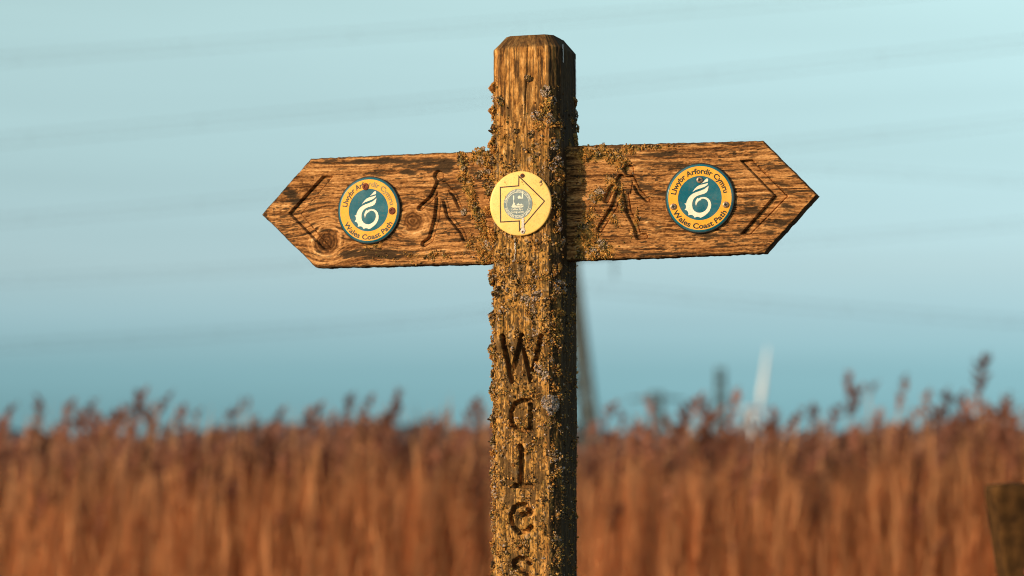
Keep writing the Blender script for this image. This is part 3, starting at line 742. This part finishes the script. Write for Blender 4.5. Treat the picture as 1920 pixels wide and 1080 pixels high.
    streak([(Wp + 1.6, -40, zv(84), (0, 1)), (Wp + 1.8, -38, zv(100)), (Wp + 1.5, -38, zv(118))], 3.4, 1)
    streak([(Wp + 1.2, 40, zv(100), (0, 1)), (Wp + 1.2, 43, zv(140)), (Wp + 1.2, 42, zv(178))], 3.6, 2)
    streak([(-18, -Wp - 1.8, zv(448), (1, 0)), (-17, -Wp - 2.2, zv(468)), (-18, -Wp - 1.8, zv(490))], 1.3, 3)
build_post()

# ---- finger boards
def build_board(PLN, left, label):
    t = 37 * S
    if left:
        xs_in, tip = 960, (491, 402); top = [(960, 281.5), (750, 289.5), (583, 297.5)]; bot = [(960, 492.5), (750, 498), (592, 501.5)]
    else:
        xs_in, tip = 1030, (1532, 365); top = [(1030, 274.5), (1200, 270), (1430, 263.5)]; bot = [(1030, 489.5), (1250, 481.5), (1434, 473.5)]
    tp = [(a / S, b / S) for a, b in PLN.pts(top + [tip])]; bp = [(a / S, b / S) for a, b in PLN.pts(bot + [tip])]
    zoff = tp[-1][1]
    # parametric columns along the board
    u0, u1, u2 = tp[0][0], tp[-2][0], tp[-1][0]; sg = 1 if u2 > u0 else -1
    us = np.concatenate([np.linspace(u0, u1, 390, endpoint=False), np.linspace(u1, u2, 118)]); nv = 236
    srt = lambda q: ([p[0] for p in q][::sg], [p[1] for p in q][::sg])
    tv = np.interp(us, *srt(tp)); bv = np.interp(us, *srt(bp))
    tv = tv + 2.6 * (fbm(us / 9, us * 0, 101 + left, 4) - .5); bv = bv + 2.8 * (fbm(us / 9, us * 0 + 5, 103 + left, 4) - .5)
    tv[-1] = bv[-1] = zoff
    b = np.linspace(0, 1, nv); U = np.broadcast_to(us[:, None], (len(us), nv)); Vv = bv[:, None] + (tv - bv)[:, None] * b[None]
    edge = np.minimum(np.minimum(b[None] * (tv - bv)[:, None], (1 - b[None]) * (tv - bv)[:, None]), np.maximum(0, (u2 - U) * sg) * .7 + .3)
    # photo-like coordinates for the features
    A = PLN.uv(1000, 400); B = PLN.uv(1100, 400); C_ = PLN.uv(1000, 300)
    to = lambda L: [(a / S, c / S) for a, c in PLN.pts(L)]
    # grain with knots
    f = Vv + 7 * (fbm(U / 150, Vv / 60, 111 + left, 3) - .5)
    knots = [((612, 453), 24, 1), ((774, 414), 21, .7), ((556, 352), 34, .25)] if left else [((1225, 420), 9, .4)]
    ring = np.zeros_like(U); kmask = np.zeros_like(U); rim = np.zeros_like(U)
    for kp, kr, ks in knots:
        (kx, kz), = to([kp]); dx, dz = U - kx, Vv - kz; rr = np.hypot(dx * .95, dz)
        f = f + ks * 1.15 * dz * -np.exp(-(dx / (kr * 2.0)) ** 2 - (dz / (kr * 1.9)) ** 2) * .85
        wob = rr + 11 * (fbm(U / 16, Vv / 16, 121, 3) - .5)
        km = sstep(kr * 1.08, kr * .9, wob); ring = np.where(km > .01, .22 + .10 * np.sin(wob * 1.0 + 2 * fbm(U / 9, Vv / 9, 123)) + .42 * (fbm(U / 3, Vv / 3, 122) - .5) + .12 * sstep(.5, 1, rr / kr), ring)
        kmask = np.maximum(kmask, km * min(1, ks)); rim = np.maximum(rim, ks * (np.exp(-((wob - kr * 1.2) / 2.6) ** 2) + .55 * np.exp(-((wob - kr * 1.5) / 2.0) ** 2)))
    g1 = vnoise(U / 70, f / 2.0, 131 + left); g2 = vnoise(U / 160, f / 5.2, 132 + left); g3 = vnoise(U / 22, f / 1.1, 133 + left); g4 = .5 + .5 * np.sin(f * .55 + 3 * fbm(U / 200, f / 40, 134))
    spk = fbm(U / 3.2, f / 1.4, 145 + left, 3); grain = np.clip(.12 + .30 * g1 + .28 * g2 + .34 * (g3 - .5) + .12 * g4 + .42 * (spk - .42), 0, 1)
    pores = sstep(.70, .82, vnoise(U / 11, f / 1.25, 135 + left)) * sstep(.40, .6, fbm(U / 40, Vv / 16, 136 + left))
    grain = grain * (1 - .55 * pores)
    grain = grain * (1 - kmask) + np.clip(ring, 0, 1) * kmask; grain = np.clip(grain + .30 * rim, 0, 1)
    H = 1.3 * (g1 - .5) + 1.1 * (g2 - .5) + 1.5 * (g3 - .5) + 1.3 * (spk - .5) - 2.0 * pores + kmask * (1.2 * (ring - .3) - 1.2) + 1.6 * rim + 2.0 * (fbm(U / 60, Vv / 30, 137) - .5)
    # long drying cracks
    cr = [([(1085, 368), (1150, 371), (1240, 379)], 2.2), ([(1085, 398), (1200, 402), (1240, 401)], 1.6), ([(1330, 396), (1440, 397), (1500, 392)], 2.0), ([(1085, 427), (1130, 428)], 2.0), ([(1170, 442), (1240, 437), (1330, 434)], 1.6), ([(1180, 287), (1330, 286)], .8)] if not left else \
         [([(892, 370), (930, 366)], 2.0), ([(530, 428), (590, 424)], .9), ([(560, 402), (620, 385)], .9), ([(850, 455), (905, 445)], 1.2), ([(895, 395), (930, 397)], 1.4), ([(520, 412), (580, 442)], .8), ([(700, 476), (830, 470), (900, 462)], .8)]
    for p, dep in cr:
        dd = line_dist(U, Vv + 2 * (fbm(U / 20, U * 0, 138) - .5), to(p)); H = H - dep * np.exp(-(dd / .8) ** 2)
    # carved chevron and walker: flat-bottomed recesses
    if left:
        zz = zoomed(480, 250, 4.0)
        polys = [zz([(500, 322), (572, 325), (335, 602), (560, 862), (505, 867), (247, 600)])]
        polys += [zz([(1350, 352), (1415, 362), (1440, 420), (1425, 500), (1345, 500), (1345, 430)])]
        caps = [(zz([(1368, 318), (1370, 320)]), 9.6), (zz([(1366, 376), (1316, 482), (1228, 562)]), 4.8), (zz([(1412, 380), (1488, 462), (1522, 545)]), 4.2),
                (zz([(1366, 490), (1352, 630), (1308, 795), (1258, 830)]), 5.2), (zz([(1410, 490), (1440, 612), (1543, 742), (1560, 785)]), 4.6)]
    else:
        zz = zoomed(1060, 240, 3.84)
        polys = [zz([(1263, 235), (1345, 228), (1602, 490), (1332, 764), (1266, 764), (1508, 487)])]
        polys += [zz([(398, 345), (482, 348), (480, 400), (468, 475), (372, 455), (378, 400)])]
        caps = [(zz([(455, 298), (457, 300)]), 9.6), (zz([(402, 352), (330, 440), (292, 520)]), 5.0), (zz([(478, 356), (525, 455), (590, 515)]), 4.4),
                (zz([(388, 450), (350, 565), (245, 730)]), 5.6), (zz([(432, 465), (452, 600), (505, 700), (525, 782), (572, 778)]), 5.2)]
    sdf = np.full(U.shape, 99.)
    for p in polys: sdf = np.minimum(sdf, poly_sdf(U, Vv, to(p)))
    for p, w in caps: sdf = np.minimum(sdf, line_dist(U, Vv, to(p)) - w)
    cut = sstep(.8, -.8, sdf + 1.0 * (fbm(U / 5, Vv / 5, 139) - .5)); H = H * (1 - .6 * cut) - cut * 13 - 9 * np.exp(-((sdf + .3) / 1.25) ** 2) * (.5 + .8 * fbm(U / 14, Vv / 14, 140))
    # moss crust zones
    mz = np.zeros_like(U)
    blobs = ([(866, 300, 7, 20, 8, 1.1), (877, 345, 8, 30, 14, 1.2), (896, 405, 9, 42, 20, 1.2), (910, 470, 13, 28, 0, 1.0), (898, 294, 20, 11, 0, .9), (914, 330, 7, 34, 0, 1.1), (880, 455, 14, 16, 0, .45), (860, 330, 8, 8, 0, .5), (800, 480, 70, 9, 0, .35), (700, 460, 18, 8, 0, .5)] if left else
             [(1112, 290, 32, 13, 0, 1.1), (1162, 304, 20, 12, -40, 1.0), (1090, 330, 8, 24, 0, .4), (1118, 368, 14, 12, 0, 1.0), (1150, 350, 9, 22, 35, .8), (1100, 455, 20, 30, 0, 1.1), (1125, 470, 28, 14, 0, 1.0), (1105, 405, 12, 12, 0, .8), (1165, 378, 8, 26, 5, .55), (1190, 420, 7, 26, -12, .55), (1145, 405, 8, 26, 35, .5), (1180, 280, 16, 8, 0, .9), (1230, 276, 30, 5, 0, .5)])
    for cx, cy, rx, ry, an, k in blobs:
        (x_, z_), = to([(cx, cy)]); mz = mz + k * blob(U, Vv, x_, z_, rx, ry, an)
    mz = np.clip(mz * (.45 + 1.0 * fbm(U / 9, Vv / 9, 141 + left, 4)), 0, 1); bump = fbm(U / 3, Vv / 3, 142, 3)
    H = H + mz * (2.2 * bump + .3)
    # dark algae stains, each with its own place
    sb = ([(720, 303, 160, 7, -2, 1.0), (800, 318, 60, 10, 0, .7), (838, 312, 14, 16, 0, .8), (763, 324, 14, 6, 0, .9), (545, 365, 34, 16, -46, 1.0), (700, 472, 70, 12, 2, .9), (745, 480, 60, 9, 0, .7), (650, 478, 22, 10, 0, .5), (905, 340, 20, 40, 0, .4), (772, 418, 18, 22, 0, .35), (612, 455, 17, 20, 0, .3), (690, 340, 12, 14, 0, .4), (875, 470, 40, 14, 0, .5), (498, 402, 8, 10, 0, .9)] if left else
          [(1240, 289, 60, 6, 0, .9), (1330, 270, 110, 5, -2, .8), (1410, 390, 20, 13, -10, 1.0), (1475, 388, 26, 9, -20, .8), (1462, 418, 24, 10, -30, .9), (1425, 280, 30, 10, 0, .5), (1395, 432, 20, 6, 0, .7), (1318, 441, 60, 7, 0, .8), (1430, 434, 22, 5, 0, .6), (1245, 364, 24, 5, 0, .8), (1140, 330, 24, 10, 0, .6), (1165, 412, 14, 5, 0, .7), (1238, 476, 90, 4, 1, .9), (1225, 425, 14, 5, 0, .6), (1395, 300, 14, 8, 0, .5), (1200, 330, 30, 8, 0, .5), (1160, 290, 20, 12, 0, .5), (1248, 340, 10, 50, 0, .35)])
    st = np.zeros_like(U)
    for cx, cy, rx, ry, an, k in sb:
        (x_, z_), = to([(cx, cy)]); st = st + k * blob(U, Vv, x_, z_, rx, ry, an)
    brk = fbm(U / 16, f / 3.0, 151 + left, 4); st = sstep(.36, .62, st * (.25 + 1.1 * brk)) * .92
    st = np.maximum(st, .85 * sstep(.61, .72, fbm(U / 30, f / 5.5, 152 + left, 5)))
    st = np.maximum(st, .85 * sstep(.60, .74, vnoise(U / 7, f / 1.6, 154 + left)) * sstep(.44, .64, fbm(U / 55, Vv / 22, 155 + left, 3)))
    st = np.maximum(st, .8 * sstep(4.0, .5, edge + 5 * (fbm(U / 8, Vv / 8, 153) - .5)))
    film = np.clip(sstep(.15, .6, mz * (.5 + .9 * bump)), 0, .85)
    # assemble: front grid, back strip, edges
    Y = -H * .55 + 2.2 * sstep(3.0, 0, edge)
    V = np.stack([U, Y, Vv], -1).reshape(-1, 3); n0 = len(V)
    i = np.arange(n0).reshape(len(us), nv)
    F = np.stack([i[:-1, :-1], i[1:, :-1], i[1:, 1:], i[:-1, 1:]], -1).reshape(-1, 4)
    T = t / S; m = len(us)
    rim_t, rim_b = V[i[:, -1]].copy(), V[i[:, 0]].copy()
    ext = []
    for yy, ins in ((1.5, 0.0), (T * .35, .6), (T * .7, .3), (T - 1.5, 0), (T, -1.2)):
        for rm, sgn in ((rim_t, 1), (rim_b, -1)):
            q = rm.copy(); q[:, 1] = yy; q[:, 2] += sgn * (ins + .9 * (fbm(q[:, 0] / 6, q[:, 0] * 0 + yy, 161, 3) - .5)) * np.where(np.arange(m) < m - 2, 1, 0); ext.append(q)
    Eidx = [n0 + k * m + np.arange(m) for k in range(len(ext))]
    V = np.concatenate([V] + ext); Fs = [F if sg > 0 else F[:, ::-1]]
    prev_t, prev_b = i[:, -1], i[:, 0]
    for k in range(0, len(ext), 2):
        tt, bb = Eidx[k], Eidx[k + 1]
        q1 = np.stack([prev_t[:-1], prev_t[1:], tt[1:], tt[:-1]], -1); q2 = np.stack([prev_b[1:], prev_b[:-1], bb[:-1], bb[1:]], -1)
        Fs += [q1 if sg > 0 else q1[:, ::-1], q2 if sg > 0 else q2[:, ::-1]]; prev_t, prev_b = tt, bb
    q3 = np.stack([prev_t[:-1], prev_t[1:], prev_b[1:], prev_b[:-1]], -1); Fs.append(q3 if sg > 0 else q3[:, ::-1])
    ne = len(V) - n0; eu = V[n0:, 0]; ey = V[n0:, 1]
    gr = np.concatenate([grain.ravel(), .2 + .4 * vnoise(eu / 30, ey / 2, 171)]); sta = np.concatenate([st.ravel(), .45 + .5 * fbm(eu / 10, ey / 4, 172)]); fi = np.concatenate([film.ravel(), np.zeros(ne)])
    me = np_mesh('finger_board', V * S, Fs, {'grain': gr, 'stain_shade': sta, 'film': fi}, False)
    me.polygons.foreach_set('use_smooth', np.arange(len(me.polygons)) < len(F)); 
    o = link('finger_board', me, None, M_board); PLN.place(o); o['label'] = label
    # lichen crumbs
    r = np.random.default_rng(191 + left)
    cell = np.abs(np.gradient(us))[:, None] * ((tv - bv) / nv)[:, None] * np.ones_like(U)
    clump = sstep(.42, .64, fbm(U / 8, Vv / 8, 192, 3))
    pr = (mz ** 1.6 * (.06 + clump) * cell * (1 - .75 * cut)).ravel(); idx = r.choice(n0, 10500, p=pr / pr.sum())
    size = (.45 + 1.8 * r.random(len(idx)) ** 4) * S
    Pc = V[idx] * S + r.normal(0, .6 * S, (len(idx), 3)); Pc[:, 1] -= S * (.3 + 4.0 * (clump * mz).ravel()[idx]) * r.random(len(idx))
    sp = fbm(U / 18, Vv / 18, 193 + left, 3).ravel()[idx] + r.normal(0, .07, len(idx))
    tone = np.select([sp < .40, sp < .52, sp < .60], [r.choice([2, 3, 5, 2], len(idx)), r.choice([0, 6, 2, 1], len(idx)), r.choice([0, 0, 1, 6], len(idx))], r.choice([1, 2, 0], len(idx)))
    v, fc, col = lobes(Pc, size, r, tone)
    k = link('lichen_crust', np_mesh('lichen_crust', v, [fc], {'col': col}), o, M_lichen); k['kind'] = 'stuff'; k['label'] = 'ochre lichen where the board meets the post'
    TT = ([('grey', 902, 300, 8), ('dark', 897, 328, 8), ('dark', 912, 345, 9), ('grey', 914, 320, 8), ('ochre', 868, 292, 6), ('grey', 870, 398, 6), ('ochre', 886, 360, 6), ('ochre', 902, 425, 7), ('grey', 912, 462, 9), ('dark', 908, 485, 8), ('ochre', 915, 395, 9), ('ochre', 896, 284, 7), ('dark', 905, 281, 6)] if left else
          [('grey', 1120, 364, 11), ('grey', 1112, 372, 8), ('ochre', 1160, 300, 7), ('ochre', 1128, 282, 7), ('ochre', 1095, 286, 9), ('grey', 1128, 455, 8), ('grey', 1110, 470, 9), ('ochre', 1096, 445, 9), ('ochre', 1103, 400, 6), ('ochre', 1150, 340, 6), ('dark', 1090, 425, 7), ('ochre', 1184, 285, 5), ('ochre', 1130, 274, 5)])
    for kind, px, py, rad in TT:
        x_, z_ = PLN.uv(px, py); tuft(kind, (x_, -1 * S, z_), rad * S, o, .6)
    return o
build_board(PL, True, 'left finger board with two dark knots and a walker carved striding left')
build_board(PR, False, 'right finger board with carved walker and chevron pointing right')

# ---- discs
def text_arrays(body, size=1.0):
    cu = bpy.data.curves.new('t', 'FONT'); cu.body = body; cu.size = size; cu.resolution_u = 4; cu.offset = .027
    o = bpy.data.objects.new('t', cu); COL.objects.link(o)
    dg = bpy.context.evaluated_depsgraph_get(); me = bpy.data.meshes.new_from_object(o.evaluated_get(dg))
    V = [tuple(v.co) for v in me.vertices]; F = [tuple(p.vertices) for p in me.polygons]
    bpy.data.objects.remove(o); bpy.data.curves.remove(cu); bpy.data.meshes.remove(me)
    return np.array(V), F
def text_arc(body, r_base, height, a0, a1, y, inside=False):
    """letters around a circle between angles a0..a1 (degrees); inside=True for lettering read along the bottom"""
    V, F = text_arrays(body); w0, w1 = V[:, 0].min(), V[:, 0].max(); cap = .70
    f = (V[:, 0] - w0) / (w1 - w0); ang = np.radians(a0 + (a1 - a0) * f); hh = V[:, 1] / cap * height
    r = r_base - hh if inside else r_base + hh
    P = np.stack([r * np.cos(ang), np.full(len(V), y), r * np.sin(ang)], -1)
    return P, F
def text_flat(body, cx, cz, width, y):
    V, F = text_arrays(body); w0, w1 = V[:, 0].min(), V[:, 0].max(); k = width / (w1 - w0)
    return np.stack([cx + (V[:, 0] - (w0 + w1) / 2) * k, np.full(len(V), y), cz + V[:, 1] * k], -1), F
def text_obj(name, PFs, mat, parent):
    mb = MB()
    for P, F in PFs: mb.add(P, F)
    return mb.build(name, mat, parent)
def screw(cx, cz, r, y, mats, parent, cross=True, dome=.45):
    mb = MB(); mb.lathe([(r, .0003), (r, -.0006), (r * .93, -r * dome * .7), (r * .6, -r * dome), (r * .42, -r * dome), (r * .38, -r * dome * .35), (0.00001, -r * dome * .3)], 24, 'y')
    if cross:
        for a in (.3, .3 + math.pi / 2):
            ca, sa = math.cos(a), math.sin(a); L, w, yy = r * .62, r * .13, -r * dome - .0002
            mb.add([(ca * p - sa * q, yy, sa * p + ca * q) for p, q in ((-L, -w), (L, -w), (L, w), (-L, w))], [(0, 1, 2, 3)], 1)
    mb.v = [(v[0] + cx, v[1] + y, v[2] + cz) for v in mb.v]
    return mb.build('screw', mats, parent, False)
def emblem_polys():
    P1 = [(640, 274), (652, 288), (655, 304), (651, 319), (620, 328), (590, 335), (556, 346), (580, 330), (602, 308), (622, 288)]
    P2 = [(652, 340), (649, 358), (625, 379), (590, 396), (540, 412), (490, 427), (462, 442), (440, 460), (455, 436), (478, 407), (510, 380), (550, 362), (600, 354)]
    P3 = [(659, 376), (658, 400), (650, 435), (635, 462), (605, 482), (570, 491), (535, 499), (500, 513), (470, 533), (448, 562), (436, 600), (434, 640), (444, 682), (466, 713), (500, 734), (540, 740), (580, 731), (615, 710), (640, 678), (653, 640),
          (652, 605), (640, 577), (618, 558), (590, 549), (565, 550), (548, 556), (562, 566), (535, 573), (514, 588), (499, 612), (488, 646), (479, 615), (480, 590), (488, 566), (502, 548), (515, 535), (518, 549), (545, 535), (585, 527), (625, 533), (658, 552),
          (682, 585), (694, 630), (690, 672), (672, 714), (642, 750), (605, 778), (572, 797), (546, 806), (530, 797), (508, 791), (488, 795), (468, 804), (460, 786), (440, 768), (415, 763), (380, 769), (386, 745), (376, 718), (358, 700), (332, 694), (350, 672), (353, 646), (346, 624), (329, 611), (355, 606),
          (364, 575), (384, 535), (412, 502), (448, 477), (495, 459), (550, 442), (605, 420), (640, 395)]
    return [[((x - 540) / 475, -(y - 540) / 475) for x, y in P] for P in (P1, P2, P3)]
def coast_disc(PLN, cx, top, bottom, faded, label, roll=0):
    x, z0 = PLN.uv(cx, top); _, z1 = PLN.uv(cx, bottom); r = (z0 - z1) / 2; zc = (z0 + z1) / 2
    root = link('waymark_disc', None); root.parent = sign
    y = -.0010
    p = PLN.M.inverted(); lo = Matrix.Translation(PLN.o) @ Matrix.Rotation(-PLN.d, 4, 'Z') @ Vector((x, y, zc))
    root.location = lo; root.rotation_euler = (0, R(roll), -PLN.d); root['label'] = label
    e = .00022
    mb = MB(); mb.lathe([(r * .97, .004), (r * 1.0, .003), (r * 1.0, -.0022), (r * .985, -.0030), (r * .965, -.0032), (r * .955, -.0030)], 96, 'y'); mb.build('rim', M_black, root, True)
    mb = MB(); mb.lathe([(r * .962, -.0031), (r * .94, -.0042), (r * .91, -.0043), (.00001, -.0043)], 96, 'y'); mb.build('plate', M_teal, root, True)
    mb = MB(); mb.ring(r * .628, r * .905, -.0043 - e, 96); mb.build('amber_band', M_yellow, root)
    mb = MB()
    for P in emblem_polys(): mb.ngon([(a * r, b * r) for a, b in P], -.0043 - e)
    o = mb.build('dragon_tail_emblem', M_cream, root)
    yt = -.0043 - 2 * e
    if faded:
        text_obj('lettering', [text_arc('Llwybr Arfo', r * .694, r * .148, 171, 93, yt)], M_ink, root); text_obj('lettering', [text_arc('Wales Coast Path', r * .868, r * .148, 205.5, 332, yt, True)], M_ink, root)
        text_obj('faded_lettering', [text_arc('rdir Cymru', r * .694, r * .148, 90, 10, yt)], M_ink_f, root)
        screw((487 - 530) / 465 * r, -(195 - 535) / 490 * r, r * .105, -.0045, (M_rust, M_rust), root, False, .28); screw((880 - 530) / 465 * r, -(560 - 535) / 490 * r, r * .108, -.0045, (M_rust, M_rust), root, False, .28)
    else:
        text_obj('lettering', [text_arc('Llwybr Arfordir Cymru', r * .694, r * .148, 171, 10, yt)], M_ink, root); text_obj('lettering', [text_arc('Wales Coast Path', r * .868, r * .148, 205.5, 332, yt, True)], M_ink, root)
        for sx, sy, k in ((541, 292, .092), (180, 650, .092), (893, 641, .092)):
            screw((sx - 540) / 475 * r, -(sy - 540) / 485 * r, r * k, -.0046, (M_steel, M_ink), root, True, .4)
    return root
coast_disc(PL, 693.5, 331, 458, True, 'left round teal and amber coast path disc with two rusty screws')
coast_disc(PR, 1313, 306, 438, False, 'right round teal and amber coast path disc with three cross-head screws')
def arrow_disc():
    x, z0 = PF.uv(977.5, 321.5); _, z1 = PF.uv(977.5, 442.5); r = (z0 - z1) / 2; zc = (z0 + z1) / 2
    root = link('waymark_disc', None); root.parent = sign; root.location = (x, -HW - .0035, zc); root['label'] = 'pale yellow round disc with outlined arrow on the post'
    mb = MB(); mb.lathe([(r * .98, .003), (r, .0024), (r, -.0006), (r * .985, -.0014), (r * .95, -.0017), (.00001, -.0017)], 96, 'y'); mb.build('plate', M_pale, root, True)
    L = lambda X, Y: ((X - 500) / 455 * r, -(Y - 537) / 482 * r); e = .0002; y0 = -.0017
    mb = MB(); mb.stroke([L(*p) for p in ((480, 133), (856, 516), (488, 940), (486, 799), (209, 806), (204, 287), (477, 274))], r * .036, y0 - e, closed=True); mb.build('arrow_outline', M_brown, root)
    cx, cz = L(467, 545); q = r * .466
    mb = MB(); mb.disc(q, y0 - e * 2, 72, cx, cz); mb.build('slate_roundel', M_slate, root)
    yt = y0 - e * 3
    tops = [text_arc('DARGANFOD LEFELAU GWENT', q * .83, q * .125, 172, 12, yt), text_arc('DISCOVER GWENT LEVELS', q * .955, q * .125, 197, 340, yt, True)]
    tops = [(P + np.array([cx, 0, cz]), F) for P, F in tops]
    tops += [text_flat('Lefelau Byw', cx - q * .04, cz - q * .40, q * .80, yt), text_flat('Living Levels', cx - q * .02, cz - q * .58, q * .84, yt)]
    for q_ in tops: text_obj('lettering', [q_], M_lightp, root)
    mb = MB(); mb.ring(q * .765, q * .795, yt, 72, cx, cz)
    def W(p): return (cx + (p[0] - 467) / 213 * q, cz - (p[1] - 545) / 225 * q)
    mb.ngon([W(p) for p in ((402, 412), (412, 425), (413, 470), (406, 485), (408, 520), (420, 535), (423, 520), (427, 540), (415, 562), (385, 562), (388, 540), (398, 535), (400, 485), (394, 470), (394, 425))], yt)
    mb.ngon([W(p) for p in ((462, 440), (485, 418), (505, 425), (508, 450), (522, 452), (526, 365), (542, 362), (544, 466), (470, 466))], yt)
    mb.ngon([W(p) for p in ((440, 562), (462, 545), (472, 528), (482, 548), (500, 556), (515, 540), (535, 558), (555, 562), (555, 568), (440, 568))], yt)
    mb.stroke([W((372 + k * 11, 580 + (6 if k % 2 else -4))) for k in range(17)], q * .05, yt); mb.stroke([W((378 + k * 11, 598 + (6 if k % 2 else -4))) for k in range(15)], q * .03, yt); mb.stroke([W((380, 566)), W((555, 566))], q * .035, yt)
    mb.build('wetland_emblem', M_lightp, root)
    a = L(531, 124); screw(a[0], a[1], r * .068, y0 - e, (M_rust, M_ink), root, True, .4)
    b = L(536, 962); screw(b[0], b[1], r * .068, y0 - e, (M_drop, M_rust), root, True, .4)
    # dried white run over the lower part of the plate
    mb = MB(); rr = random.Random(4); vs = []
    for k in range(22):
        f = k / 21; c = L(540, 755 + 215 * f); w = r * (.028 + .022 * rr.random() + .03 * math.exp(-((f - .9) / .12) ** 2)); o_ = rr.uniform(-.006, .006) * r
        vs += [(c[0] - w + o_, y0 - e * 4, c[1]), (c[0] + o_, y0 - e * 5.5, c[1]), (c[0] + w + o_, y0 - e * 4, c[1])]
    mb.add(vs, [f_ for k in range(21) for f_ in ((3 * k, 3 * k + 3, 3 * k + 4, 3 * k + 1), (3 * k + 1, 3 * k + 4, 3 * k + 5, 3 * k + 2))]); mb.build('bird_dropping', M_drop, root, True)
arrow_disc()
